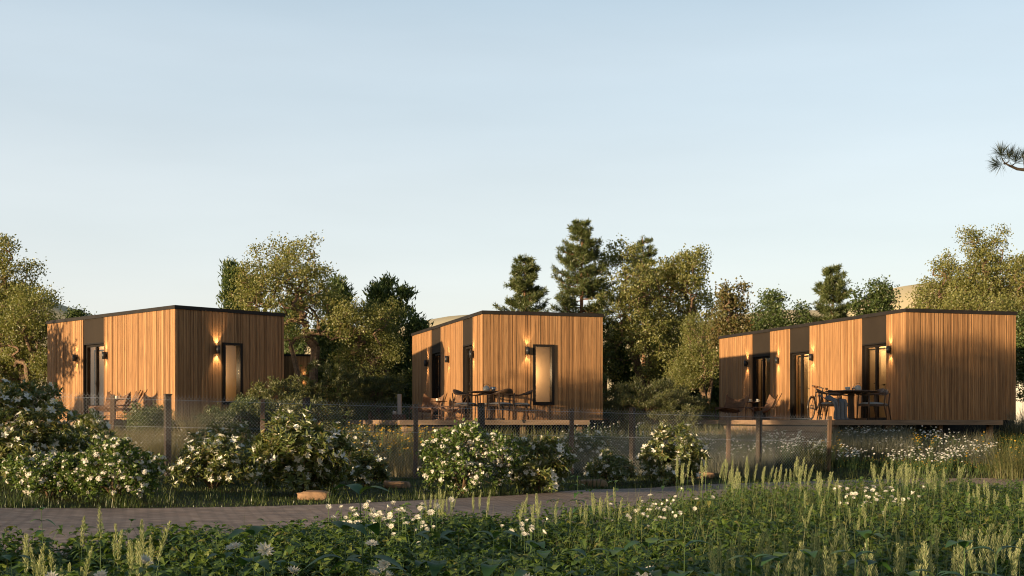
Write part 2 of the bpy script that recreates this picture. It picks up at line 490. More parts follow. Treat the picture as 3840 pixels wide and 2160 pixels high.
R = math.radians
c1 = Cabin('timber_cabin', (-8.844, 31.92), R(46), 3.44, 7.38, 'timber clad cabin seen corner-on with one tall window on its dark shaded face')
c2 = Cabin('timber_cabin', (-.808, 33.49), R(16.8), 3.53, 9.23, 'middle timber clad cabin with sunlit front holding one tall window and wall lamp')
c3 = Cabin('timber_cabin', (10.65, 32.89), R(16.15), 3.52, 11.41, 'long timber clad cabin with three glazed doors and a windowless end wall')
a, b = c1.b(390), c1.b(312); c1.door(a, b, 2.17, .5)
w0, w1 = c1.u(835), c1.u(905); c1.window(w0, w1, .42, 2.10)
for q in (1734.4, 1619):
    a, b = c2.b(q+38 if q > 1700 else q+33), c2.b(q); c2.door(a, b, 2.13, .45, light=7)
c2.window(c2.u(1999), c2.u(2076), .42, 2.11)
for x0, x1, lt in ((3231.6, 3324.7, 14), (2961.4, 3036, 12), (2821.7, 2888.3, 10)):
    c3.door(c3.b(x1), c3.b(x0), 2.12, .52, light=lt)
for c in (c1, c2, c3): c.shell()
for x, z in ((289, 1.82), (400, 1.83)): c1.lamp('left', c1.b(x), z, 2.2)
c1.lamp('front', c1.u(811), 1.9, 5)
for x in (1606, 1684.5, 1777): c2.lamp('left', c2.b(x), 1.86, 2.6)
c2.lamp('front', c2.u(1975.7), 1.93, 3.4)
for x in (2804, 2921, 3049, 3341): c3.lamp('left', c3.b(x), 1.94, 3.4)
# cabins standing further back, mostly hidden by trees
c4 = Cabin('timber_cabin', (-10.9, 55.5), R(10), 3.4, 8.0, 'timber cabin behind the trees with a lamp and dark window, between left and middle cabins')
c4.window(1.66, 2.3, .5, 2.08, 2.0); c4.shell(); c4.lamp('front', 1.38, 1.93, .6)
c5 = Cabin('timber_cabin', (1.25, 58.5), R(14), 3.5, 8.0, 'distant timber cabin showing only a narrow strip past the right edge of the middle cabin')
c5.shell()
c6 = Cabin('timber_cabin', (11.0, 66.5), R(16), 3.5, 9.0, 'distant timber cabin showing only a sliver left of the long cabin')
c6.shell()

# white house at the right edge
hs = thing('white_house', 'white walled house with low grey roof past the right end of the long cabin', 'house', (25.6, 61, EYE), R(4))
g = G(); u = 0
while u < 9: g.box(u, u+.13, 0, .05, -.5, 1.86); u += .15
g.box(0, 9, .04, 6, -.5, 1.85); g.build('wall', MAT['white_clad'], hs)
g = G(); V = [(-.3, -.4, 1.95), (9.3, -.4, 1.95), (9.3, 6.4, 1.95), (-.3, 6.4, 1.95), (1.5, 3, 3.0), (7.5, 3, 3.0), (-.3, -.4, 1.86), (9.3, -.4, 1.86), (9.3, 6.4, 1.86), (-.3, 6.4, 1.86)]
g.add(V, [[0, 4, 3], [1, 2, 5]], [[0, 1, 5, 4], [2, 3, 4, 5], [0, 6, 7, 1], [3, 2, 8, 9], [0, 3, 9, 6], [1, 7, 8, 2], [6, 9, 8, 7]])
g.build('roof', MAT['slate'], hs)

# ------------------------------------------------------------------ decks
def deck(cab, xl, xr, D, yl, label, steps):
    r = thing('wooden_deck', label, 'deck', (cab.n[0], cab.n[1], EYE), cab.r)
    g = G(); w = .14
    x = xl
    while x < xr-.02:                 # boards run away from the front edge
        x1 = min(x+w-.006, xr)
        g.box(x, x1, -D, yl if x1 < -.03 else -.04, -.028, 0); x += w
    g.build('boards', MAT['deck'], r)
    f = G(); h = .125
    f.box(xl-.03, xr+.03, -D-.032, -D-.002, -h, .002)
    f.box(xr+.002, xr+.03, -D, -.05, -h, .001)
    f.build('fascia', MAT['fascia'], r)
    f = G(); f.box(xl-.03, xl-.002, -D, yl, -h, .001); f.build('fascia', MAT['deck'], r)
    n = max(2, int((xr-xl)/1.5)); 
    for i in range(n+1):
        px = xl+.15+(xr-xl-.3)*i/n
        G().box(px-.06, px+.06, -D+.2, -D+.32, -.75, -.029).build('deck_post', MAT['postbrown'], r)
    for (a, b_, c, d, z) in steps:
        s = G()
        s.box(a, b_, c, d, z-.115, z); so = s.build('step', MAT['fascia'], r)
        s = G()
        for px in (a+.05, b_-.17):
            s.box(px, px+.12, c+.03, d-.03, z-.7, z-.116)
        s.build('step_support', MAT['postbrown'], so)
    return r
deck(c1, -3.2, .6, 1.9, 6.5, 'wooden deck wrapping the corner of the cabin nearest the flowering bushes', [])
deck(c2, -2.73, 2.31, 2.1, 6.3, 'wooden deck of the middle cabin carrying a round dining table', [(-2.73, -1.35, -2.5, -2.135, -.17)])
deck(c3, -3.41, 1.4, 2.1, 11.0, 'wooden deck along the long cabin with two low steps on its side',
     [(-3.82, -3.445, -2.1, 3.2, -.165), (-4.22, -3.825, -2.1, 4.2, -.32)])
# ------------------------------------------------------------------ furniture
def bez(pts, n=16):        # smooth curve through points (Catmull-Rom)
    pts = [np.array(p, float) for p in pts]; q = [2*pts[0]-pts[1]]+pts+[2*pts[-1]-pts[-2]]
    out = []
    for i in range(1, len(q)-2):
        for k in range(n):
            t = k/n
            out.append(.5*((2*q[i])+(-q[i-1]+q[i+1])*t+(2*q[i-1]-5*q[i]+4*q[i+1]-q[i+2])*t*t+(-q[i-1]+3*q[i]-3*q[i+1]+q[i+2])*t**3))
    out.append(pts[-1]); return np.array(out)

def dining_chair(label, group):
    r = thing('dining_chair', label, 'chair', group=group)   # faces -y, back at +y
    g = G(); prof = []
    for i in range(13):
        t = i/12; prof.append(t)
    def seat(u, v):
        x = (u-.5)*(.50-.04*v); y = -.24+.46*v
        return (x, y, .43+.02*math.cos((u-.5)*PI)+.012*math.cos((v-.5)*PI)-.03*(1 if min(u, v, 1-u, 1-v) < .01 else 0))
    g.grid(seat, 10, 10); g.build('seat_cushion', MAT['cushion'], r, True)
    f = G()
    f.cbox(-.255, .255, -.25, -.20, .36, .405); f.cbox(-.235, .235, .17, .22, .36, .405)
    f.cbox(-.255, -.215, -.199, .169, .36, .40); f.cbox(.215, .255, -.199, .169, .36, .40)
    f.build('seat_frame', MAT['darkwood'], r)
    for sx in (-1, 1):
        G().tube([(sx*.275, -.25, 0), (sx*.262, -.235, .38), (sx*.262, -.22, .655)], [.014, .022, .016], 8).build('leg', MAT['darkwood'], r, True)
        G().tube([(sx*.25, .29, 0), (sx*.235, .22, .38), (sx*.25, .245, .70)], [.014, .022, .016], 8).build('leg', MAT['darkwood'], r, True)
    b = G()
    path = bez([(-.275, -.27, .665), (-.285, -.05, .655), (-.265, .14, .69), (-.14, .27, .735), (0, .305, .745), (.14, .27, .735), (.265, .14, .69), (.285, -.05, .655), (.275, -.27, .665)], 5)
    n = len(path); rad = []
    V = []; Q = []
    for i, p in enumerate(path):
        tn = path[min(i+1, n-1)]-path[max(i-1, 0)]; tn /= np.linalg.norm(tn)
        sd = np.array([tn[1], -tn[0], 0]); sd /= np.linalg.norm(sd)
        q = max(0, 1-abs(i/(n-1)-.5)*2.6); hz = .016+.05*q*q*(3-2*q); wd = .028-.012*q
        lean = np.array([0, .03*q, 0])
        for ang in np.arange(8)*PI/4: V.append(p+sd*wd*math.cos(ang)+(np.array([0, 0, 1])*hz+lean)*math.sin(ang))
    for i in range(n-1):
        for j in range(8): Q.append([i*8+j, i*8+(j+1) % 8, i*8+8+(j+1) % 8, i*8+8+j])
    Q += [[0, 2, 4, 6], [(n-1)*8, (n-1)*8+2, (n-1)*8+4, (n-1)*8+6]]
    b.add(V, Q=Q); b.build('backrest', MAT['darkwood'], r, True)
    return r

def dining_table(label, rad, loc, rz):
    r = thing('dining_table', label, 'table', loc, rz)
    g = G(); k = 8; pr = [(rad-.10, .715), (rad, .742), (rad, .755), (rad-.02, .762), (.001, .762)]
    g.lathe([(.001, .715)]+pr, k); g.build('tabletop', MAT['tabletop'], r)
    g = G(); g.cbox(-.06, .06, -.06, .06, .05, .714); g.cbox(-.2, .2, -.2, .2, .68, .713); g.build('pedestal', MAT['darkwood'], r)
    f = G()
    for i in range(4):
        M = Matrix.Rotation(i*PI/2+PI/4, 4, 'Z'); f.cbox(.03, .40, -.045, .045, 0, .05-.0004*i, .008, M)
    f.build('foot', MAT['darkwood'], r)
    return r

def sling_chair(label, group):
    r = thing('sling_chair', label, 'lounge chair', group=group)   # faces -y
    prof = bez([(.0, .47, .80), (0, .36, .62), (0, .20, .36), (0, .05, .27), (0, -.15, .29), (0, -.36, .385), (0, -.42, .37)], 4)
    n = len(prof)
    def sl(u, v):
        i = min(n-1, int(round(v*(n-1)))); p = prof[i]
        s = (u-.5)*2; wd = .37-.05*math.sin(v*PI)
        dip = (.16*(1-v)**3)*(1-s*s)
        sag = -.03*(1-s*s)*math.sin(v*PI)
        curl = .10*(s*s)*(1-v)**1.5
        return (s*wd, p[1]-curl-.35*dip+.004*math.sin(9*u+5*v), p[2]-dip+sag-.07*(s*s)*(0 if v < .8 else (v-.8)*5)+.012*math.sin(u*13+v*17)*math.sin(v*PI))
    g = G(); g.grid(sl, 14, n-1); g.build('sling', MAT['canvas'], r, True)
    for sx in (-1, 1):
        f = G(); x = sx*.375
        f.tube([(x, -.40, 0), (x, -.40, .385)], .011, 7); f.tube([(x, .30, 0), (x, .30, .40)], .011, 7)
        f.tube([(x, -.42, .385), (x, .32, .395)], .012, 7); f.tube([(x, .20, .30), (x, .49, .81)], .012, 7); f.tube([(x, -.40, .07), (x, .30, .07)], .009, 6)
        f.build('side_frame', MAT['rust'], r, True)
    f = G()
    for y, z in ((-.40, .375), (.30, .39), (.30, .12), (-.40, .12)): f.tube([(-.375, y, z), (.375, y, z)], .009, 6)
    f.build('cross_bar', MAT['rust'], r, True)
    return r

def side_table(label, group):
    r = thing('side_table', label, 'side table', group=group)
    g = G(); g.lathe([(.001, .535), (.24, .54), (.255, .552), (.25, .556), (.001, .556)], 24); g.build('tabletop', MAT['rust'], r)
    g = G(); g.lathe([(.02, .03), (.02, .5), (.11, .534)], 10); g.build('stem', MAT['rust'], r, True)
    g = G(); g.lathe([(.001, 0), (.16, 0), (.16, .012), (.03, .03), (.001, .03)], 18); g.build('foot', MAT['rust'], r)
    return r

def cup(label, r0, h, mat, saucer=0, group=None, handle=True, name='cup'):
    t = thing(name, label, 'cup', group=group); z = .012 if saucer else 0
    g = G(); g.lathe([(.001, z), (r0*.72, z), (r0*.95, z+h*.5), (r0, z+h), (r0*.9, z+h), (r0*.85, z+h*.5), (.001, z+.012)], 18)
    g.build('bowl', mat, t, True)
    if handle: G().torus((r0*1.05, 0, z+h*.5), h*.28, .006, None, 12, 5).build('handle', mat, t, True)
    if saucer: G().lathe([(.001, 0), (saucer*.6, 0), (saucer, .012), (saucer*.98, .016), (.001, .008)], 20).build('saucer', mat, t, True)
    return t

def teapot(label, group):
    t = thing('teapot', label, 'teapot', group=group); t.scale = (.82, .82, .82)
    g = G(); g.lathe([(.001, 0), (.085, 0), (.108, .03), (.105, .10), (.085, .145), (.06, .155), (.001, .157)], 20); g.build('pot', MAT['ceramic'], t, True)
    G().tube([(.09, 0, .06), (.135, 0, .09), (.155, 0, .145)], [.024, .018, .012], 8).build('spout', MAT['ceramic'], t, True)
    g = G(); g.lathe([(.055, .157), (.05, .17), (.012, .175), (.014, .19), (.001, .195)], 14); g.build('lid', MAT['ceramic'], t, True)
    G().tube(bez([(-.075, 0, .14), (-.1, 0, .185), (-.05, 0, .225), (.05, 0, .225), (.1, 0, .185), (.075, 0, .14)], 5), .007, 6).build('handle', MAT['rust'], t, True)
    return t

def put(o, px, y_d, rz=0, z=0):       # photograph column and distance on a deck
    X = (px-1920)/F*y_d; o.location = (X, y_d, EYE+z); o.rotation_euler = (0, 0, rz)
    return o

DT = 'round-backed dining chairs on the decks'
# middle cabin
dining_table('dark round-topped dining table on the deck of the middle cabin', .62, P(1840, 1575, 32.2), R(20))
ch0 = dining_chair('dining chair left of the table on the middle deck, beside the sling chairs', DT)
put(ch0, 1745, 31.9, R(62))
def dch(label, px, d, rz): c = copy_tree(ch0, label=label); return put(c, px, d, rz)
dch('dining chair behind the table pedestal on the middle deck, facing the fence', 1826, 33.0, R(-12))
dch('nearest dining chair on the middle deck with its back to the fence', 1878, 31.45, R(-140))
dch('dining chair at the window end of the middle deck table', 1951, 32.3, R(-78))
put(teapot('pale stoneware teapot on the middle cabin dining table', 'teapots on the dining tables'), 1824, 32.1, R(10), .762)
put(cup('shiny dark mug beside the teapot on the middle cabin table', .06, .11, MAT['steel']), 1850, 32.0, R(-30), .762)
SG = 'brown canvas sling chairs'
sl0 = sling_chair('brown sling chair facing forward beside the corner post on the middle deck', SG); put(sl0, 1604, 36.0, R(-28))
def slc(label, px, d, rz): c = copy_tree(sl0, label=label); return put(c, px, d, rz)
slc('brown sling chair seen from its side next to the dining chair on the middle deck', 1688, 35.4, R(-68))
st0 = side_table('small round side table holding one cup between the middle deck sling chairs', 'small round side tables'); put(st0, 1646, 35.6)
put(cup('pale cup on the side table of the middle deck', .04, .075, MAT['cup']), 1640, 35.6, 0, .556)
# long cabin
dining_table('dark octagonal dining table with square pedestal on the long cabin deck', .68, P(3191, 1575, 31.6), R(15))
dch('dining chair carrying the grey throw, left of the table on the long cabin deck', 3112, 31.0, R(70))
dch('dining chair behind the grey throw, at the far side of the long cabin table', 3150, 32.4, R(40))
dch('dining chair at the right end of the long cabin table, nearer the camera', 3268, 31.1, R(-75))
dch('dining chair peeping out behind the one at the right end of the long cabin table', 3284, 32.0, R(-62))
tp = copy_tree([o for o in COL.objects if o.name.startswith('teapot')][0], label='pale teapot standing right of the bowl on the long cabin table'); put(tp, 3217, 31.6, R(175), .762)
b1 = cup('wide grey bowl on a plate on the long cabin dining table', .068, .085, MAT['ceramic'], .12, None, False, 'bowl'); put(b1, 3179, 31.5, 0, .762); b1['category'] = 'bowl'
put(cup('tiny dark cup between bowl and teapot on the long cabin table', .022, .07, MAT['cupdark'], 0, None, False), 3198, 31.5, 0, .762)
slc('brown sling chair facing forward at the far end of the long cabin deck', 2745, 38.0, R(-35))
slc('brown sling chair in profile beside the glazed door of the long cabin', 2858, 37.2, R(-82))
s2 = copy_tree(st0, label='small round side table holding two cups on the long cabin deck'); put(s2, 2822, 37.4)
put(cup('cream cup on saucer nearer the forward-facing sling chair of the long cabin', .04, .075, MAT['cup'], .07), 2813, 37.3, 0, .556)
put(cup('cream cup on saucer nearer the profile sling chair of the long cabin', .04, .075, MAT['cup'], .07), 2840, 37.4, 0, .556)
# corner cabin
slc('brown sling chair in front of the corner cabin door, behind the thin fence post', 412, 33.3, R(-20))
slc('brown sling chair nearest the lit wall corner of the corner cabin', 470, 32.4, R(-60))
s3 = copy_tree(st0, label='small round side table with two cups on the corner cabin deck'); put(s3, 432, 32.3)
put(cup('cream cup on the corner cabin side table, next to the fence post', .045, .08, MAT['cup']), 427, 32.3, 0, .556)
put(cup('cream cup on the corner cabin side table, next to the sling chair', .045, .08, MAT['cup']), 437, 32.2, 0, .556)

# grey throw over the chair
def throw():
    a = R(70); 
    M = Matrix.Translation(P(3122, 1575, 30.95))@Matrix.Rotation(R(28), 4, 'Z')
    prof = bez([(0, .26, .60), (0, .10, .545), (0, -.10, .50), (0, -.235, .465), (0, -.27, .30), (0, -.26, .12), (0, -.30, .02), (0, -.42, .012)], 5); n = len(prof)
    def fn(u, v):
        p = prof[min(n-1, int(round(v*(n-1))))]
        s = (u-.5)*2; w = .27+.03*math.sin(v*7)
        fold = .05*math.sin(u*19+v*2.5)*min(1, max(0, (v-.25)*2.2))+.018*math.sin(u*37+v*9)
        top = .035*math.sin(u*11+v*8)*(1-v)
        q = M@Vector((s*w*(1-.18*math.sin(v*PI)), p[1]+(-fold if v > .3 else 0), max(.008, p[2]+top+(.0 if v > .5 else fold*.4))))
        return tuple(q)
    g = G(); g.grid(fn, 30, n-1)
    o = g.build('blanket', MAT['blanket'], None, True)
    m = o.modifiers.new('thick', 'SOLIDIFY'); m.thickness = .012
    tag(o, 'crumpled grey fringed throw draped over a dining chair down to the deck', 'blanket')
    f = G()
    A = []; B = []
    for i in range(40):
        u = i/39; p = Vector(fn(u, 1)); A.append(p); B.append(p+Vector((random.uniform(-.02, .02), -.05, -.004)))
    for i in range(16):
        p = Vector(fn(1, i/60)); A.append(p); B.append(p+Vector((.06, random.uniform(-.02, .02), random.uniform(0, .05))))
    f.prisms(A, B, .004, .002, 3); f.build('fringe', MAT['blanket'], o)
throw()

# bicycle leaning at the long cabin wall
def bicycle(loc, rz):
    r = thing('bicycle', 'dark bicycle with brown saddle leaning against the long cabin wall', 'bicycle', loc, rz)
    RW = .34; xr, xf = -.52, .53
    for x in (xr, xf):
        w = G(); w.torus((x, 0, RW), RW-.02, .02, None, 36, 8); wo = w.build('wheel', MAT['rubber'], r, True)
        G().torus((x, 0, RW), RW-.045, .009, None, 36, 6).build('rim', MAT['bike'], wo, True)
        A = []; B = []
        for i in range(20):
            an = 2*PI*i/20; A.append((x, .02*(-1)**i, RW)); B.append((x+(RW-.05)*math.cos(an), 0, RW+(RW-.05)*math.sin(an)))
        G().prisms(A, B, .0018, .0018, 3).build('spokes', MAT['bike'], wo)
        G().tube([(x, -.04, RW), (x, .04, RW)], .022, 8).build('hub', MAT['bike'], wo, True)
        mg = [(x+(RW+.02)*math.cos(an), 0, RW+(RW+.02)*math.sin(an)) for an in np.linspace(PI*.25 if x < 0 else PI*.4, PI*1.05 if x < 0 else PI*.95, 12)]
        G().tube(mg, .02, 6, True, (1, .35)).build('mudguard', MAT['bike'], r, True)
    bb = (-.09, 0, .29); st = (-.23, 0, .80); ht = (.36, 0, .83); hb = (.39, 0, .70)
    f = G()
    for p, q, t in ((bb, st, .020), (st, ht, .021), (bb, hb, .024), (ht, hb, .025)): f.tube([p, q], t, 8)
    for sy in (-.05, .05):
        f.tube([bb, (xr, sy, RW)], .009, 6); f.tube([(-.215, 0, .76), (xr, sy, RW)], .008, 6)
    f.tube([(-.23, 0, .8), (-.262, 0, .93)], .012, 7)
    f.build('frame', MAT['bike'], r, True)
    f = G()
    for sy in (-.05, .05): f.tube([(hb[0], 0, .70), (hb[0]+.01, sy, .66), (xf, sy, RW)], .011, 6)
    f.tube([ht, (.345, 0, .93)], .014, 7)
    f.build('fork', MAT['bike'], r, True)
    h = G(); h.tube(bez([(.26, -.31, .985), (.33, -.18, .975), (.36, -.06, .94), (.35, 0, .93), (.36, .06, .94), (.33, .18, .975), (.26, .31, .985)], 5), .015, 7)
    hb_ = h.build('handlebar', MAT['bike'], r, True)
    for sy in (-1, 1):
        G().tube([(.26, sy*.31, .985), (.32, sy*.20, .977)], .017, 8).build('grip', MAT['rubber'], hb_, True)
    def sd(u, v):
        an = 2*PI*v; w = (.075 if u < .35 else .075-.055*((u-.35)/.65)**.7)*(1 if 0 < u < 1 else .3)
        return (-.37+.27*u, w*math.cos(an), .95+.028*math.sin(an)*(1 if u > .03 else .4)+.012*(u-.5)**2*4)
    G().grid(sd, 12, 14).build('saddle', MAT['saddle'], r, True)
    c = G(); c.torus((bb[0], -.055, bb[2]), .085, .008, None, 22, 5); c.tube([(bb[0], -.06, bb[2]), (bb[0]+.12, -.07, bb[2]-.12)], .009, 6); c.tube([(bb[0], .06, bb[2]), (bb[0]-.12, .07, bb[2]+.12)], .009, 6)
    co = c.build('crankset', MAT['bike'], r, True)
    for dx, y in ((.12, -.11), (-.12, .11)):
        G().box(bb[0]+dx-.045, bb[0]+dx+.045, y-.04, y+.04, bb[2]-dx-.012, bb[2]-dx+.012).build('pedal', MAT['rubber'], co)
    G().tube([(bb[0]+.02, .07, bb[2]), (-.02, .16, .01)], .008, 6).build('kickstand', MAT['bike'], r, True)
    r.rotation_euler = (R(4), 0, rz); r.scale = (1.0, 1.0, 1.04)
    return r
bk = P(3062, 1575, 36.7)
bicycle(bk, math.atan2(.84, .54))

# pillar and lantern at the left end of the middle deck
d = 37.6
r = thing('water_column', 'slim pale grey pillar on a dark wooden block left of the middle cabin', 'pillar', P(1491, 1575, d))
G().cbox(-.16, .24, -.16, .16, -.05, .17, .015).build('base_block', MAT['darkwood'], r)
G().cbox(-.0, .12, -.06, .06, .17, .80, .006).build('shaft', MAT['concrete'], r)
j = thing('glass_lantern', 'small round glass jar on the dark block beside the grey pillar', 'lantern', P(1480, 1575, d-.02)+Vector((0, 0, .17)))
G().lathe([(.001, 0), (.05, .0), (.062, .03), (.06, .08), (.04, .11), (.036, .11), (.055, .08), (.055, .03), (.001, .01)], 16).build('jar', MAT['ceramic'], j, True)
G().lathe([(.03, .111), (.03, .135), (.001, .14)], 12).build('lid', MAT['black'], j)

# ------------------------------------------------------------------ fence
FX0, FX1 = -420, 3110
def fdist(x): return 22.2+(x-629)/2216*3.8
def ftop(x): return 1483+(x-629)/2216*67
fence = thing('wire_fence', 'low chain-link fence on dark timber posts running behind the flowering bushes', 'fence', P(1520, 1575, fdist(1520))-Vector((0, 0, 1.1)))
FL = Vector(fence.location)
pa, pb = P(FX0, 1575, fdist(FX0)), P(FX1, 1575, fdist(FX1))
Lf = (pb-pa).length; fdir = (pb-pa)/Lf; fn_ = Vector((-fdir.y, fdir.x, 0))
def fz(s):
    p = pa+fdir*s; x = 1920+p.x/p.y*F
    return EYE+(1575-ftop(x)-4)/F*p.y, gz(p.x, p.y)+.03
c = .031; nw = int(Lf/(2*c)); A = []; B = []
for i in range(nw):
    s0 = i*2*c; zt, zb = fz(s0); nz = int((zt-zb)/.034)
    for sgn in (0, 1):
        pv = None
        for k in range(nz+1):
            off = c*((k+1) % 2)
            s = s0+c+(off if sgn else -off)
            q = pa+fdir*s+fn_*(.004*((k % 2)*2-1)); q.z = zt-k*.034
            if k == 0: A.append(q+Vector((0, 0, .035))); B.append(q)
            if pv is not None: A.append(pv); B.append(q)
            pv = q
A = np.array([tuple(q-FL) for q in A]); B = np.array([tuple(q-FL) for q in B])
g = G(); g.prisms(A, B, .0012, .0012, 3)
ln = []
for zo in (.06, .55):
    pts = []
    for i in range(40):
        s = Lf*i/39; zt, zb = fz(s); q = pa+fdir*s; q.z = zt-zo; pts.append(tuple(q-FL))
    g.tube(pts, .0025, 4)
g.build('wire_mesh', MAT['wire'], fence)
rr = random.Random(3)
for x in (-300, 60, 629, 1147, 1807, 2371, 2845):
    d = fdist(x)-.07; p = P(x, ftop(x)-(8 if x != 629 else 2), d); zb = gz(p.x, d)-.1
    M = Matrix.Translation(Vector((p.x, d, zb))-FL)@Matrix.Rotation(math.atan2(fdir.y, fdir.x)+R(rr.uniform(25, 40) if x > 1000 else 12), 4, 'Z')@Matrix.Rotation(R(rr.uniform(-.6, 1.2)), 4, 'Y')
    g = G(); h = p.z-zb
    g.cbox(-.055, .055, -.05, .05, 0, h, .008, M)
    if x == 629: g.cbox(-.066, .066, -.06, .06, h-.004, h+.02, .006, M)
    g.build('fence_post', MAT['postdark'], fence)
for x in (130, 413, 983, 1557, 2142, 2730, 3106):
    d = fdist(x)+.06; p = P(x, ftop(x)+3, d); zb = gz(p.x, d)-.1
    M = Matrix.Translation(Vector((p.x, d, zb))-FL)@Matrix.Rotation(R(14), 4, 'Z')@Matrix.Rotation(R(1.6 if x in (413, 3106) else .5), 4, 'Y')
    g = G(); g.cbox(-.04, .04, -.035, .035, 0, p.z-zb, .006, M)
    g.build('fence_post', MAT['postbrown'], fence)

# ------------------------------------------------------------------ stones
def stone(label, px, ybase, w, h, seed, rz=0):
    p = G_at(px, ybase); rs = np.random.default_rng(seed); dist = p.y
    hw = w/F*dist/2; hh = h/F*dist
    V = []; n = 22; m = 16
    ph = rs.uniform(0, 6, 12)
    for i in range(n+1):
        th = PI*i/n
        for j in range(m):
            a = 2*PI*j/m
            x = math.sin(th)*math.cos(a); y = math.sin(th)*math.sin(a); z = math.cos(th)
            e = .38
            q = np.array([np.sign(x)*abs(x)**e, np.sign(y)*abs(y)**e, np.sign(z)*abs(z)**e])
            q = q*(1+.06*math.sin(3*x+ph[0]+4*z)+.05*math.sin(5*y+ph[1]+3*x)+.035*math.sin(11*x+7*z+ph[2])+.02*math.sin(19*y+13*x+ph[3]))
            V.append([q[0]*hw, q[1]*hw*.55, q[2]*hh*.5+hh*.42+.05*hh*math.sin(4*x+ph[4])])
    Q = [[i*m+j, i*m+(j+1) % m, (i+1)*m+(j+1) % m, (i+1)*m+j] for i in range(n) for j in range(m)]
    g = G(); g.add(V, Q=Q); o = g.build('stone', MAT['stone'], None, True, (p.x, p.y, p.z)); o.rotation_euler = (0, 0, rz)
    tag(o, label, 'stone', 'blocky stones beside the path')
stone('sunlit orange-brown blocky stone under the big flowering bush', 1178, 1874, 118, 34, 1, R(4))
stone('grey-brown flat stone in shade left of the central cluster bush', 1488, 1830, 100, 28, 2, R(-5))
stone('flat brown stone at the path edge between two lily-flowered bushes', 2222, 1828, 104, 32, 3, R(6))
stone('small dark stone half hidden by grass plumes in front of the fence end', 2634, 1793, 86, 26, 4)
# ------------------------------------------------------------------ plants: growing a branching skeleton towards points of the crown
def unit(a): return a/(np.linalg.norm(a, axis=-1, keepdims=True)+1e-9)

def lobes_points(lobes, n, rng, edge=.45):
    vol = np.array([l[3]*l[4]*l[5] for l in lobes])**.8; cnt = np.maximum(6, (n*vol/vol.sum()).astype(int))
    out = []
    for l, k in zip(lobes, cnt):
        d = unit(rng.normal(size=(k, 3))); r = rng.random(k)**edge
        out.append(np.array(l[:3])+d*r[:, None]*np.array(l[3:6]))
    return np.concatenate(out)

def skeleton(stems, att, rng, step=.35, jit=.06, up=.25):
    """stems: polylines from the ground; att: points every twig must reach. Returns nodes, parents, load, tip flags."""
    N = []; par = []
    for pl in stems:
        pl = np.array(pl, float); last = -1
        for i in range(len(pl)):
            if i:
                L = np.linalg.norm(pl[i]-pl[i-1]); m = max(1, int(L/step))
                for k in range(1, m+1):
                    q = pl[i-1]+(pl[i]-pl[i-1])*k/m
                    N.append(q+rng.normal(size=3)*jit*.5*(1 if k < m else 0)); par.append(last); last = len(N)-1
            else:
                N.append(pl[0]); par.append(-1); last = len(N)-1
    nst = len(N)
    root = np.mean([np.array(pl[-1]) for pl in stems], axis=0)
    o = np.argsort(np.linalg.norm(att-root, axis=1)); att = att[o]
    cap = nst+len(att)*12
    A = np.zeros((cap, 3)); A[:nst] = N; n = nst
    zs = min(np.array(pl[-1])[2] for pl in stems)*.55
    ok = np.zeros(cap, bool); ok[:nst] = A[:nst, 2] >= zs
    if not ok[:nst].any(): ok[:nst] = True
    tips = []
    for p in att:
        dv = p-A[:n]; ds = np.linalg.norm(dv, axis=1)
        cost = ds*(1+.5*np.clip(-dv[:, 2]/(ds+1e-6), 0, 1)); cost[~ok[:n]] = 1e9
        j = int(np.argmin(cost)); L = ds[j]; m = max(1, int(round(L/step))); last = j
        for k in range(1, min(m, 11)+1):
            t = k/min(m, 11)
            q = A[j]+dv[j]*t+np.array([0, 0, -up*L*.22*math.sin(PI*t)])
            if k < m: q = q+rng.normal(size=3)*jit
            A[n] = q; par.append(last); last = n; ok[n] = True; n += 1
        tips.append(last)
    A = A[:n]; par = np.array(par)
    load = np.zeros(n)
    for t in tips: load[t] += 1
    ch = np.zeros(n, int)
    for i in range(n-1, -1, -1):
        if par[i] >= 0:
            load[par[i]] += load[i]; ch[par[i]] += 1
    return A, par, load, np.array(tips)

def limbs(g, A, par, load, r_tip, r_base, k=5, pw=.6):
    m = load.max(); r = np.maximum(r_tip, r_base*(load/m)**pw)
    i = np.where(par >= 0)[0]; pi = par[i]
    thick = r[i] > r_tip*2.2
    ra = np.minimum(r[pi], r[i]*1.25)
    a = i[thick]; g.prisms(A[par[a]], A[a], ra[thick], r[a], k+2)
    b = i[~thick]; g.prisms(A[par[b]], A[b], ra[~thick], r[b], 3)

def rand_dirs(n, rng, up=.3, outward=None, ow=.6):
    d = rng.normal(size=(n, 3)); d = unit(d); d[:, 2] += up
    if outward is not None: d += outward*ow
    return unit(d)

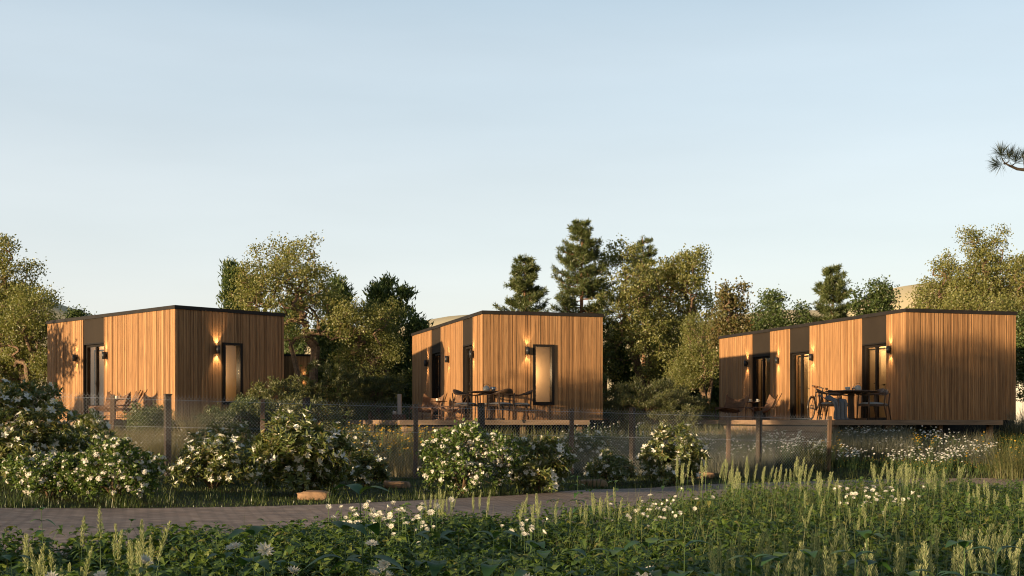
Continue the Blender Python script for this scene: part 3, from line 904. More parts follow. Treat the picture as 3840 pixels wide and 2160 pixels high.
def make_tree(name, label, cat, base, stems, lobes, ntips, nleaf, leaf, mats, seed, group=None, step=.35, spread=.28, r_base=.14, r_tip=.008,
              wig=.08, up=.3, edge=.5, keep=1.0, hang=0., low=None, rz=0.0):
    rng = np.random.default_rng(seed)
    r = thing(name, label, cat, base, rz, group)
    att = lobes_points(lobes, ntips, rng, edge)
    if low is not None: att = att[att[:, 2] > low]
    A, par, load, tips = skeleton(stems, att, rng, step, wig)
    g = G(); limbs(g, A, par, load, r_tip, r_base)
    g.build('trunk' if cat == 'tree' else 'stems', mats[0], r)
    fine = np.where(load <= 2)[0]
    w = np.ones(len(fine)); w[np.isin(fine, tips)] = 2.5; w /= w.sum()
    src = rng.choice(fine, size=nleaf, p=w)
    t = rng.random(nleaf)[:, None]
    pp = np.where(par[src] >= 0, par[src], src)
    Pl = A[src]*t+A[pp]*(1-t)+rng.normal(size=(nleaf, 3))*spread*np.array([1, 1, .75])
    cen = np.mean(att, axis=0); out = unit(Pl-cen)
    D = rand_dirs(nleaf, rng, up-hang, out, .5)
    N = unit(rng.normal(size=(nleaf, 3))+np.array([0, 0, .8])+out*.5)
    L = leaf[0]*rng.uniform(.65, 1.3, nleaf); W = leaf[1]*rng.uniform(.7, 1.25, nleaf)
    c = G(); c.leaves(Pl, D, N, L, W, .2, .08)
    c.build('crown' if cat == 'tree' else 'leaves', mats[1], r)
    return r

MAT['lf_olive'] = m_leaf('olive_green_leaves', [(0, (.16, .19, .048)), (.5, (.245, .255, .072)), (1, (.34, .33, .115))], .5, .05)
MAT['lf_olive2'] = m_leaf('fine_olive_leaves', [(0, (.15, .185, .046)), (.5, (.235, .25, .07)), (1, (.325, .32, .11))], .5, .05)
MAT['lf_dark'] = m_leaf('dark_evergreen_sprays', [(0, (.058, .10, .027)), (.5, (.10, .15, .044)), (1, (.16, .21, .07))], .38, .04)
MAT['lf_round'] = m_leaf('deep_green_leaves', [(0, (.042, .075, .018)), (.5, (.070, .108, .027)), (1, (.115, .15, .04))], .25, .05)
MAT['lf_pine'] = m_leaf('pine_needles', [(0, (.065, .095, .030)), (.5, (.105, .138, .044)), (1, (.17, .19, .065))], .32, .05)
MAT['lf_red'] = m_leaf('reddish_brown_leaves', [(0, (.10, .11, .03)), (.45, (.14, .125, .04)), (.85, (.17, .14, .045)), (1, (.18, .10, .04))], .3, .05)
MAT['lf_willow'] = m_leaf('narrow_grey_green_leaves', [(0, (.085, .105, .036)), (.5, (.13, .148, .050)), (1, (.20, .205, .078))], .38, .06)
MAT['lf_box'] = m_leaf('small_shrub_leaves', [(0, (.06, .095, .026)), (.5, (.105, .14, .038)), (1, (.17, .195, .06))], .36, .06)

GB = EYE-.43        # ground level among the cabins
def at(px, d): return (float((px-1920)/F*d), float(d), gz((px-1920)/F*d, d))
def m_px(px, d): return px/F*d
TG = 'trees around the cabins'

def decid(label, px, top, d, halfw, seed, style=0, ntips=420, nleaf=15000, mats=('bark', 'lf_olive'), leaf=(.088, .070), trunk_px=None, group=TG, bare=.32, spread=.17, name='broadleaf_tree'):
    b = at(trunk_px if trunk_px else px, d); H = EYE+(1575-top)/F*d-b[2]; rng = random.Random(seed)
    ox = m_px(px-(trunk_px if trunk_px else px), d); w = m_px(halfw, d)
    lobes = []
    nl = 12 if style == 0 else 8
    lobes.append((ox*.6, 0, H*.66, w*.55, w*.5, H*.24, 1))
    for i in range(nl):
        a = 2*PI*i/nl+rng.uniform(-.3, .3); q = rng.uniform(.45, .80)
        zz = H*rng.uniform(.5, .84)
        lobes.append((ox+w*q*math.cos(a), w*.8*q*math.sin(a), zz, w*rng.uniform(.22, .38), w*rng.uniform(.22, .36), H*rng.uniform(.08, .15), 1))
    for i in range(3):
        lobes.append((ox+w*rng.uniform(-.45, .45), w*rng.uniform(-.3, .3), H*rng.uniform(.86, .92), w*.26, w*.26, H*.09, 1))
    if style in (1, 3):
        for i in range(5 if style == 1 else 8):
            a = rng.uniform(0, 2*PI); lobes.append((ox+w*.65*math.cos(a), w*.5*math.sin(a), H*rng.uniform(.34, .5), w*.36, w*.34, H*.12, 1))
    st = []
    for i in range(3 if style != 2 else 1):
        a = 2*PI*i/3+rng.uniform(0, 1); q = w*rng.uniform(.12, .34) if style != 2 else 0
        st.append([(0, 0, -.1), (q*.35*math.cos(a)+ox*.1, q*.3*math.sin(a), H*bare*.55), (q*math.cos(a)+ox*.4, q*math.sin(a), H*(bare+.12))])
    return make_tree(name, label, 'tree', b, st, lobes, ntips, nleaf, leaf, (MAT[mats[0]], MAT[mats[1]]), seed, group, .34, spread, .036*H**.75+.02, .009, .045, .35, .42)

decid('tall airy olive-leaved tree cut by the left edge of the picture', 8, 855, 46, 150, 1, 0, 620, 12500)
decid('low spreading multi-stemmed tree at the left edge beside the corner cabin', 95, 1075, 40, 185, 2, 1, 600, 24000, ('bark', 'lf_olive2'), (.07, .055), 120)
decid('large airy olive tree with crooked trunks just right of the corner cabin', 1100, 892, 47, 275, 3, 0, 900, 17500, trunk_px=1165)
decid('bushy olive tree of small leaves left of the middle cabin', 1392, 1112, 48, 165, 4, 1, 560, 26000, ('bark', 'lf_olive2'), (.065, .05), 1400)
decid('tall broad olive tree with pale bare limbs right of the middle cabin', 2390, 893, 59, 240, 5, 3, 1300, 23000, leaf=(.115, .092), trunk_px=2440)
decid('olive tree with right-leaning trunk left of the long cabin, behind its corner', 2590, 930, 60, 190, 6, 3, 1000, 18000, leaf=(.115, .092), trunk_px=2540)
decid('low spreading dark-trunked tree touching the far corner of the long cabin', 2660, 1180, 54, 165, 7, 1, 560, 23000, ('bark', 'lf_olive2'), (.065, .05), 2650)
decid('slender reddish-brown leaved tree left above the long cabin roof', 2750, 1045, 49, 85, 8, 2, 260, 5200, ('bark', 'lf_red'), (.11, .09))
decid('airy forked tree with open crown above the windowless end of the long cabin', 3520, 930, 52, 165, 9, 0, 420, 9000, trunk_px=3560)
decid('tall full olive tree above the right end of the long cabin', 3700, 825, 51, 170, 10, 0, 780, 18000, trunk_px=3690)
decid('olive tree cut by the right edge of the picture', 3880, 930, 50, 130, 12, 0, 420, 14000)
decid('low olive tree right behind the end wall of the long cabin', 3650, 1090, 47, 230, 13, 1, 420, 15000)
decid('dark-leaved low tree shading the gap past the long cabin right corner', 3900, 1170, 41.5, 110, 14, 0, 300, 9000, ('barkdark', 'lf_round'), bare=.42)
for (px, top, d, hw, sd, lb) in ((2920, 1088, 60, 118, 21, 'round deep green tree left of the small pine above the long cabin'), (3285, 1042, 58, 100, 22, 'round deep green tree right of the small pine above the long cabin'),
                             (300, 1152, 62, 62, 23, 'small dark round tree peeping over the corner cabin roof')):
    decid(lb, px, top, d, hw, sd, 1, 420, 15000, ('barkdark', 'lf_round'), (.11, .09), None, TG, .25, .2)

def evergreen(label, px, top, d, halfw, seed, nleaf=15000, low=.12):
    b = at(px, d); H = EYE+(1575-top)/F*d-b[2]; w = m_px(halfw, d); rng = random.Random(seed)
    lobes = []
    for i in range(14):
        z = low+.86*i/14; q = (1-.72*z)*.75; a = rng.uniform(0, 2*PI)
        lobes.append((w*q*.55*math.cos(a), w*q*.5*math.sin(a), H*z, w*q*.75, w*q*.7, H*.11, 1))
    for i in range(5):
        a = rng.uniform(0, 2*PI); lobes.append((w*.3*math.cos(a), w*.3*math.sin(a), H*rng.uniform(.84, .94), w*.13, w*.13, H*.07, 1))
    return make_tree('evergreen_tree', label, 'tree', b, [[(0, 0, -.1), (0, 0, H*.5), (.05, 0, H*.9)]], lobes, 420, nleaf, (.26, .07), (MAT['barkdark'], MAT['lf_dark']), seed, TG,
                     .4, .16, .16, .01, .05, .75, .35)
evergreen('dark feathery evergreen behind the airy tree, above the corner cabin roof', 905, 995, 54, 185, 31, 20000)
evergreen('dark evergreen filling the gap under the airy tree right of the corner cabin', 1250, 1050, 56, 130, 32, 15000)
evergreen('dark feathery evergreen with ragged top left of the middle cabin', 1465, 1062, 51, 165, 33, 22000)
evergreen('dark evergreen pressed behind the left corner of the middle cabin', 1560, 1200, 49, 90, 34, 10000)
evergreen('shaded evergreen low between the airy trees left of the middle cabin', 1330, 1240, 58, 130, 35, 11000)
evergreen('shaded evergreen directly past the right corner of the middle cabin', 2330, 1230, 61, 110, 36, 12000)
evergreen('shaded evergreen behind the broad olive tree trunks', 2500, 1260, 66, 140, 37, 12000)
evergreen('shaded evergreen behind the left end of the long cabin', 2720, 1300, 64, 110, 38, 9000)
evergreen('shaded evergreen at the left edge behind the low spreading tree', 60, 1260, 52, 150, 39, 11000)
evergreen('shaded evergreen past the right corner of the long cabin', 3900, 1250, 78, 110, 40, 9000)

evergreen('shaded evergreen above the hidden cabin behind the crooked trunks', 1085, 1130, 62, 110, 46, 9000)
evergreen('shaded evergreen in the gap between the broad olive tree and the long cabin', 2610, 1250, 66, 120, 47, 11000)
def pine(label, px, top, d, halfw, seed):
    rng = np.random.default_rng(seed); b = at(px, d); H = EYE+(1575-top)/F*d-b[2]; W = m_px(halfw, d)*1.55
    r = thing('pine_tree', label, 'tree', b, 0, 'pines behind the cabins')
    g = G(); tips = []; tdir = []
    tr = [(rng.normal()*.04*i/12, rng.normal()*.04*i/12, H*i/12) for i in range(13)]
    g.tube(tr, np.linspace(.028*H**.8+.02, .015, 13), 7)
    A = []; B = []; ra = []; rb = []
    z = H*.16
    while z < H*.985:
        u = z/H; nb = rng.integers(4, 7); a0 = rng.uniform(0, 6.28)
        for k in range(nb):
            a = a0+2*PI*k/nb+rng.normal()*.25
            L = W*(1.06*(1-u)**.72+.05)*rng.uniform(.6, 1.12)
            if u < .3: L *= rng.uniform(.4, 1)
            dv = np.array([math.cos(a), math.sin(a), 0]); n = 5; pts = []
            zj = z+rng.normal()*.03*H*(1-.8*u)
            for i in range(n+1):
                t = i/n; pts.append(np.array([0, 0, zj])+dv*L*t+np.array([0, 0, L*(-.10*t+rng.uniform(.3, .5)*t*t)])+rng.normal(size=3)*.03*t)
            for i in range(n):
                A.append(pts[i]); B.append(pts[i+1]); q = .012+.010*L; ra.append(q*(1-i/n)+.006); rb.append(q*(1-(i+1)/n)+.006)
            for i in range(1, n+1):
                m = 1+int(L > .5)*2 if i < n else 2
                for _ in range(m):
                    sdv = unit(dv*rng.uniform(.4, 1)+np.array([-dv[1], dv[0], 0])*rng.uniform(-1, 1)+np.array([0, 0, rng.uniform(.2, .8)]))
                    q = pts[i]+sdv*rng.uniform(.12, .30)*(1.2-.5*i/n)*min(1.6, .5+L)
                    A.append(pts[i]); B.append(q); ra.append(.008); rb.append(.005)
                    tips.append(q); tdir.append(unit(sdv+np.array([0, 0, .35]))); tips.append((q+pts[i])/2); tdir.append(sdv)
        z += H*rng.uniform(.036, .062)*(1.1-.45*u)
    tips.append(np.array(tr[-1])); tdir.append(np.array([0, 0, 1.0]))
    g.prisms(A, B, np.array(ra), np.array(rb), 4); g.build('trunk', MAT['barkpine'], r)
    tips = np.array(tips); tdir = np.array(tdir); n = len(tips); m = 17
    P0 = np.repeat(tips, m, 0)+rng.normal(size=(n*m, 3))*.035; D = unit(np.repeat(tdir, m, 0)*.75+rng.normal(size=(n*m, 3))*.6)
    c = G(); c.leaves(P0, D, rng.normal(size=(n*m, 3)), rng.uniform(.14, .26, n*m), .030, 0, 0)
    c.build('crown', MAT['lf_pine'], r); return r
pine('smaller pine over the middle cabin roof, left of the tallest pine', 1968, 962, 60, 105, 41)
pine('tallest pine with bare lower trunk over the right part of the middle cabin roof', 2180, 838, 58, 130, 42)
pine('pine top rising from within the broad olive tree crown', 2415, 892, 74, 85, 43)
pine('pine between the two round green trees above the long cabin', 3122, 1008, 60, 100, 44)
pine('small pine hidden in the airy tree above the long cabin end wall', 3535, 1160, 66, 70, 45)

# trees off to the left of the view: they throw the long shade that lies over the foreground and the walls
SH = 'trees out of frame whose shade falls into the view'
def shade(label, x, y, H, w, seed, nleaf=9000, bare=.3, style=1):
    b = (x, y, gz(x, y)); rng = random.Random(seed); lobes = [(0, 0, H*.66, w*.6, w*.6, H*.26, 1)]
    for i in range(8):
        a = 2*PI*i/8; lobes.append((w*.6*math.cos(a), w*.6*math.sin(a), H*rng.uniform(.42 if style else .55, .82), w*.4, w*.4, H*.15, 1))
    st = [[(0, 0, -.1), (.1, .05, H*bare), (.15*w, 0, H*.55)], [(0, 0, -.1), (-.1, .1, H*bare*.9), (-.2*w, .1*w, H*.5)]]
    return make_tree('broadleaf_tree', label, 'tree', b, st, lobes, 220, nleaf, (.2, .16), (MAT['bark'], MAT['lf_olive']), seed, SH, .5, .3, .04*H**.6, .012, .08)
def shade_tree(label, x, y, z0, z1, w, seed, nleaf, ntips=150, sparse=.3):
    b = (x, y, gz(x, y)); H = z1-b[2]; h0 = z0-b[2]; rng = random.Random(seed); zc = (h0+H)/2; hz = (H-h0)/2
    lobes = [(0, 0, zc, w*.7, w*.7, hz*.8, 1)]
    for i in range(6):
        a = 2*PI*i/6; lobes.append((w*.6*math.cos(a), w*.6*math.sin(a), zc+hz*rng.uniform(-.45, .5), w*.45, w*.45, hz*.5, 1))
    st = [[(0, 0, -.1), (.08, .05, h0*.6), (.1*w, 0, h0+hz*.4)], [(.05, .03, h0*.5), (-.15*w, .1*w, h0+hz*.3)]]
    return make_tree('broadleaf_tree', label, 'tree', b, st, lobes, ntips, nleaf, (.17, .14), (MAT['bark'], MAT['lf_round']), seed, SH, .45, sparse, .09, .012, .07, low=h0*.9)
shade_tree('tree left of the view throwing branch shadows on the corner cabin wall', -20.6, 31.4, 1.9, 5.2, 1.7, 101, 2600, 90)
shade_tree('high-crowned tree left of the view shading the long cabin end wall', -15.0, 10.4, 2.8, 6.8, 2.5, 102, 10500, 200)
shade_tree('second high-crowned tree left of the view shading the long cabin terrace', -21.0, 5.2, 4.0, 7.6, 2.2, 103, 5500)
shade_tree('slim tree left of the view dappling the front of the middle cabin', -17.6, 17.0, 2.9, 5.0, .8, 104, 700, 50)
shade_tree('tree left of the view shading the meadow between the cabins', -15.5, 11.6, 2.3, 3.75, 1.6, 105, 4500)
shade_tree('low tree beside the camera shading the nearest plants', -10.6, -3.9, 1.3, 3.4, .7, 106, 800)
# ------------------------------------------------------------------ shrubs
SB = 'shrubs between fence and cabins'
def shrub(label, px, top, bottom_d, halfw, seed, nleaf, leaf, mats, ntips=260, dome=True, upright=.5, name='shrub', spread=.06, nst=7, group=SB):
    b = at(px, bottom_d); H = EYE+(1575-top)/F*bottom_d-b[2]; w = m_px(halfw, bottom_d); rng = random.Random(seed)
    lobes = [(0, 0, H*.5, w*.8, w*.7, H*.46, 1)]
    for i in range(7):
        a = 2*PI*i/7+rng.uniform(-.3, .3); lobes.append((w*.6*math.cos(a), w*.5*math.sin(a), H*rng.uniform(.3, .68), w*.42, w*.4, H*.28, 1))
    st = []
    for i in range(nst):
        a = 2*PI*i/nst+rng.uniform(-.2, .2); q = w*rng.uniform(.1, .5)
        st.append([(q*.25*math.cos(a), q*.25*math.sin(a), -.05), (q*math.cos(a), q*math.sin(a), H*rng.uniform(.25, .4))])
    return make_tree(name, label, 'shrub', b, st, lobes, ntips, nleaf, leaf, mats, seed, group, .2, spread, .022, .004, .03, upright, .45, low=.05)
W_ = (MAT['twig'], MAT['lf_willow']); B_ = (MAT['twig'], MAT['lf_box'])
shrub('loose upright leafy shrub against the shaded end of the corner cabin', 1030, 1392, 33, 120, 51, 5200, (.10, .032), W_, 200)
shrub('tall loose willow-like shrub in front of the lamp of the hidden cabin', 1235, 1335, 45.6, 190, 52, 11000, (.125, .036), W_, 320)
shrub('willow-like shrub left of the grey pillar by the middle deck', 1405, 1380, 46.5, 125, 53, 7500, (.12, .036), W_, 240)
shrub('low willow-like shrub behind the fence, left of the yellow flowers', 1120, 1480, 30, 190, 54, 7000, (.09, .028), W_, 260)
shrub('round clipped-looking shrub hiding chair shadows on the corner cabin wall', 560, 1512, 28.5, 92, 55, 9000, (.05, .03), B_, 300)
shrub('round shrub under the tall window of the corner cabin', 930, 1478, 30, 115, 56, 11000, (.05, .03), B_, 340)
shrub('small round shrub left of the larger one under the corner cabin window', 805, 1522, 29, 80, 57, 7000, (.05, .03), B_, 240)
shrub('grey-green fine-leaved shrub mound between middle and long cabins', 2455, 1400, 35, 190, 58, 15000, (.085, .018), W_, 420, upright=.9)
shrub('dark fine-leaved shrub past the right corner of the middle cabin', 2310, 1440, 37, 90, 59, 6000, (.08, .024), W_, 200)
shrub('dark leafy shrub at the left end of the long deck', 2600, 1470, 39, 90, 60, 6000, (.08, .03), B_, 200)
shrub('leafy shrub in shade at the left edge of the corner cabin', 180, 1400, 37, 130, 61, 8000, (.08, .03), W_, 240)
shrub('dark leafy shrub at the left edge below the spreading tree', 20, 1440, 34, 120, 62, 7000, (.08, .03), W_, 240)
shrub('low leafy shrub behind the fence under the middle deck', 1690, 1640, 27.5, 110, 63, 5000, (.06, .03), B_, 200)

# ------------------------------------------------------------------ white-flowered bushes
MAT['lf_rhodo'] = m_leaf('leathery_bush_leaves', [(0, (.09, .135, .036)), (.5, (.155, .19, .056)), (.9, (.245, .26, .085)), (1, (.30, .22, .09))], .4, .08, .35)
MAT['lf_vib'] = m_leaf('fresh_green_bush_leaves', [(0, (.065, .125, .025)), (.5, (.115, .18, .038)), (1, (.19, .25, .06))], .4, .06, .4)
MAT['fl_white'] = m_leaf('white_petals', [(0, (.70, .68, .64)), (.6, (.80, .78, .72)), (1, (.84, .82, .76))], .25, .02)
MAT['fl_vib'] = m_leaf('white_florets', [(0, (.62, .58, .54)), (.5, (.76, .73, .68)), (1, (.84, .82, .77))], .2, .02)
MAT['fl_eye'] = m_plain('flower_eye', (.35, .22, .10), .8, 0, .2, 30)

def flower_bush(kind, label, px, ybase, top, halfw, seed, ntips, group, depth=.8, d=None, fs=1.0, ls=1.0, frac=.44):
    rng = np.random.default_rng(seed); rr = random.Random(seed)
    b = G_at(px, ybase) if d is None else Vector(at(px, d))
    D_ = b.y; H = EYE+(1575-top)/F*D_-b.z; w = m_px(halfw, D_)*1.2; H *= 1.06
    r = thing('flowering_bush', label, 'bush', tuple(b), 0, group)
    lobes = [(0, 0, H*.42, w*.8, w*.75*depth, H*.42, 1)]
    for i in range(9):
        a = 2*PI*i/9+rr.uniform(-.3, .3); q = rr.uniform(.4, .66)
        lobes.append((w*q*math.cos(a), w*q*depth*math.sin(a), H*rr.uniform(.22, .68), w*rr.uniform(.26, .42), w*.34*depth, H*rr.uniform(.16, .28), 1))
    for i in range(3): lobes.append((w*rr.uniform(-.35, .35), w*rr.uniform(-.2, .2), H*rr.uniform(.78, .86), w*.26, w*.24, H*.13, 1))
    att = lobes_points(lobes, ntips, rng, .38); att = att[att[:, 2] > .06]
    st = [[(0, 0, -.05), (w*.22*math.cos(a), w*.2*math.sin(a), H*.22)] for a in np.arange(8)*PI/4]
    A, par, load, tips = skeleton(st, att, rng, .16, .02, .4)
    g = G(); limbs(g, A, par, load, .0035, .022, 4); g.build('stems', MAT['twig'], r)
    T = A[tips]; n = len(T); cen = np.array([0, 0, H*.25]); out = unit((T-cen)/np.array([w, w, H])); ax = unit(out+np.array([0, 0, .55])+rng.normal(size=(n, 3))*.35)
    e1 = unit(np.cross(ax, rng.normal(size=(n, 3)))); e2 = np.cross(ax, e1)
    lv = G()
    if kind == 'lily':
        m = 8; k = np.arange(n*m); i = k//m; an = 2*PI*(k % m)/m+rng.normal(size=n*m)*.3
        rad = e1[i]*np.cos(an)[:, None]+e2[i]*np.sin(an)[:, None]; el = rng.uniform(.05, .75, n*m)[:, None]
        Dl = unit(rad+ax[i]*el); Nl = unit(ax[i]-rad*.4)
        lv.bigleaves(T[i]-ax[i]*.03*rng.random((n*m, 1)), Dl, Nl, rng.uniform(.095, .15, n*m)*ls, rng.uniform(.030, .044, n*m)*ls, rng.uniform(.0, .3, n*m), .12, 3)
        mid = rng.choice(np.where(load <= 3)[0], n*5); Dm = rand_dirs(n*5, rng, .3)
        lv.leaves(A[mid]+rng.normal(size=(n*5, 3))*.03, Dm, rng.normal(size=(n*5, 3))+np.array([0, 0, 1]), .11*ls, .036*ls, .15, .1)
    else:
        mid = rng.choice(np.where(load <= 3)[0], n*13); Dm = rand_dirs(n*13, rng, .1, unit((A[mid]-cen)/np.array([w, w, H])), .7)
        lv.bigleaves(A[mid]+rng.normal(size=(n*13, 3))*.035, Dm, unit(rng.normal(size=(n*13, 3))*.5+np.array([0, 0, 1])+unit(A[mid]-cen)*.4), rng.uniform(.045, .085, n*13)*ls, rng.uniform(.028, .046, n*13)*ls, .25, .15, 3)
    lv.build('leaves', MAT['lf_rhodo' if kind == 'lily' else 'lf_vib'], r)
    f = G()
    sel = np.where(rng.random(n) < frac)[0]
    hgt = T[sel, 2]/H
    if kind == 'lily':
        for i in sel:
            m = rr.choice((5, 6, 6)); a0 = rr.uniform(0, 6); L = rr.uniform(.060, .10)*fs; el = rr.choice((.25, .45, .7, 1.6))
            an = a0+2*PI*np.arange(m)/m; fx = unit(ax[i]+rng.normal(size=3)*.35); q1 = unit(np.cross(fx, e2[i])); q2 = np.cross(fx, q1)
            rad = q1*np.cos(an)[:, None]+q2*np.sin(an)[:, None]
            c = np.repeat((T[i]+ax[i]*.05)[None], m, 0)
            f.bigleaves(c, unit(rad+fx*el), unit(fx-rad*el*.6), np.full(m, L), np.full(m, L*.50), .25, .06, 3)
        f.build('blossoms', MAT['fl_white'], r)
    else:
        for i in sel:
            m = rr.randint(11, 17); R0 = rr.uniform(.032, .054)*fs
            dd = unit(rng.normal(size=(m, 3))*.8+ax[i]*1.1); c = T[i]+ax[i]*.03+dd*R0*np.array([1.1, 1.1, .75])
            for j in range(4):
                an = j*PI/2; rad = unit(np.cross(dd, rng.normal(size=(m, 3)))); q = np.cross(dd, rad)
                if j == 0: r0, q0 = rad, q
                dv = r0*math.cos(an)+q0*math.sin(an)
                f.leaves(c, unit(dv+dd*.25), dd, .021*fs, .018*fs, .05, 0, .6)
        f.build('blossoms', MAT['fl_vib'], r)
    return r
LG = 'bushes with large white star-shaped flowers'; VG = 'bushes with small white flower clusters'
flower_bush('lily', 'tallest white star-flowered bush, cut by the left edge of the picture', 90, 1828, 1440, 260, 71, 620, LG, .8)
flower_bush('lily', 'white star-flowered bush standing farther back behind the leftmost one', 300, 1770, 1560, 130, 72, 220, LG, .8, 20.5)
flower_bush('cluster', 'cluster-flowered bush drooping toward the path at lower left', 440, 1880, 1650, 175, 73, 330, VG, .8, None, 1.0, 1.0, .5)
flower_bush('cluster', 'cluster-flowered bush under the tall star-flowered one at the left edge', 185, 1868, 1700, 150, 74, 240, VG, .8, None, 1.0, 1.0, .5)
flower_bush('cluster', 'upright cluster-flowered bush beside the thin fence post at left', 345, 1790, 1560, 85, 75, 150, VG, .8, None, 1.0, 1.0, .5)
flower_bush('lily', 'shaded small-flowered bush between dark fence post and big star-flowered bush', 800, 1835, 1640, 165, 76, 330, LG, .8, None, .8, .8)
flower_bush('lily', 'pale small-flowered bush in sun behind the shaded one, close to the fence', 850, 1760, 1590, 130, 77, 320, LG, .8, 20.5, .7, .7, .5)
flower_bush('lily', 'big open star-flowered bush with visible stems beside the orange stone', 1130, 1860, 1562, 205, 78, 430, LG, .8, None, 1.1, 1.1)
flower_bush('lily', 'small low star-flowered bush right of the big one beside the orange stone', 1375, 1822, 1700, 85, 79, 110, LG, .8, None, .9, .9)
flower_bush('cluster', 'broad cluster-flowered bush in the middle, in front of the deck', 1745, 1852, 1590, 210, 80, 470, VG, .8, None, 1.0, 1.0, .5)
flower_bush('lily', 'star-flowered bush joined to the right side of the middle cluster bush', 2020, 1846, 1640, 140, 81, 270, LG, .8)
flower_bush('lily', 'star-flowered bush around the dark fence post right of the middle', 2520, 1790, 1600, 130, 82, 380, LG, .8, 23.0, .95, .95)
flower_bush('lily', 'low shaded star-flowered bush left of the one around the fence post', 2290, 1785, 1695, 95, 83, 170, LG, .8, 22.6, .8, .8)
flower_bush('lily', 'bluish-white flowered bush behind the fence right of the middle cluster bush', 2190, 1730, 1620, 130, 84, 260, LG, .8, 26.5, .8, .8, .5)
flower_bush('lily', 'small white-flowered bush behind the fence between its last two posts', 2790, 1740, 1660, 110, 85, 220, LG, .8, 27.6, .7, .7, .5)
flower_bush('lily', 'white-flowered bush behind the fence right of the big star-flowered bush', 1345, 1700, 1610, 95, 86, 180, LG, .8, 25.5, .7, .7, .45)

# ------------------------------------------------------------------ grasses
MAT['gr_lawn'] = m_leaf('lawn_blades', [(0, (.032, .060, .012)), (.6, (.058, .090, .018)), (1, (.11, .13, .03))], .3, .05)
MAT['gr_wild'] = m_leaf('wild_grass_blades', [(0, (.075, .09, .03)), (.5, (.125, .135, .048)), (1, (.21, .19, .085))], .3, .05)
MAT['gr_grey'] = m_leaf('grey_feather_grass', [(0, (.12, .13, .095)), (.5, (.18, .185, .135)), (1, (.25, .24, .175))], .3, .05)
MAT['gr_dry'] = m_leaf('straw_grass', [(0, (.15, .135, .06)), (.5, (.24, .205, .10)), (1, (.33, .275, .145))], .35, .05)
MAT['yellow'] = m_leaf('yellow_flower_heads', [(0, (.42, .22, .02)), (.5, (.55, .30, .03)), (1, (.62, .42, .06))], .2, .02)
MAT['daisy'] = m_leaf('daisy_petals', [(0, (.66, .66, .66)), (1, (.82, .81, .78))], .2, .02)

def poly_pts(n, x0, x1, y0, y1, rng): return np.stack([rng.uniform(x0, x1, n), rng.uniform(y0, y1, n)], 1)
# the path: far edge taken from the photograph, about 3.4 m wide
far_px = [(-1500, 1903), (-600, 1905), (0, 1908), (700, 1907), (1000, 1902), (1300, 1893), (1700, 1872), (2000, 1856), (2300, 1836), (2600, 1820), (2850, 1812), (3130, 1803), (3400, 1796), (3900, 1794), (4600, 1793)]
FE = np.array([[p.x, p.y] for p in (G_at(*q) for q in far_px)])
def far_y(x): return np.interp(x, FE[:, 0], FE[:, 1])
PW = 3.5
def near_y(x): return far_y(x+.9)-PW-.9*np.clip((np.asarray(x, float)-1)/8, 0, 1)

def onground(p): return np.stack([p[:, 0], p[:, 1], zg(p[:, 0], p[:, 1])], 1)
def scatter_blades(g, p, rng, h, w, bend, hv=.4, wind=None, ns=3):
    n = len(p); a = rng.uniform(0, 2*PI, n); D = np.stack([np.cos(a), np.sin(a), np.zeros(n)], 1)
    if wind is not None: D = D*.8+np.array(wind)
    g.blades(onground(p)-np.array([0, 0, .01]), D, h*rng.uniform(1-hv, 1+hv, n), w, bend*rng.uniform(.3, 1.3, n), ns)

rng = np.random.default_rng(5)
g = G()     # lawn strip between path and fence, and the lawn behind it
p = poly_pts(185000, -17, 18, 12, 33, rng); fy = far_y(p[:, 0]); p = p[(p[:, 1] > fy+.05) & (p[:, 1] < fy+12)]
p = p[np.abs(p[:, 0]) < p[:, 1]*.56]
scatter_blades(g, p, rng, .065, .010, .5, .5, None, 2)
g.build('lawn_grass', MAT['gr_lawn']); o = COL.objects['lawn_grass']; tag(o, 'short dark green lawn between the path and the fence', 'grass', None, 'stuff')
g = G()     # taller tufts along the path edge
for i in range(40):
    x = rng.uniform(-9, 9); y = float(far_y(x))+abs(rng.normal())*.8+.12
    if abs(x) > y*.46: continue
    n = rng.integers(18, 42); q = np.array([x, y])+rng.normal(size=(n, 2))*.07; scatter_blades(g, q, rng, rng.uniform(.14, .26), .009, .55)
for i in range(36):
    x = rng.normal(-5.6 if i % 2 else .2, 1.1); y = float(far_y(x))+rng.uniform(.1, .9)
    n = rng.integers(14, 30); q = np.array([x, y])+rng.normal(size=(n, 2))*.08; scatter_blades(g, q, rng, rng.uniform(.14, .24), .009, .55)
o = g.build('tall_grass', MAT['gr_lawn']); tag(o, 'taller green grass blades along the far edge of the path', 'grass', None, 'stuff')

def in_deck(p):
    m = np.zeros(len(p), bool)
    for c, xl, xr, D in ((c1, -3.4, .8, 2.0), (c2, -2.9, 2.5, 2.2), (c3, -3.6, 1.6, 2.2)):
        dx = p[:, 0]-c.n[0]; dy = p[:, 1]-c.n[1]
        u = dx*math.cos(c.r)+dy*math.sin(c.r); v = -dx*math.sin(c.r)+dy*math.cos(c.r)
        m |= (u > xl) & (u < max(xr, c.W)) & (v > 0) | (u > xl) & (u < xr) & (v > -D)
    return m
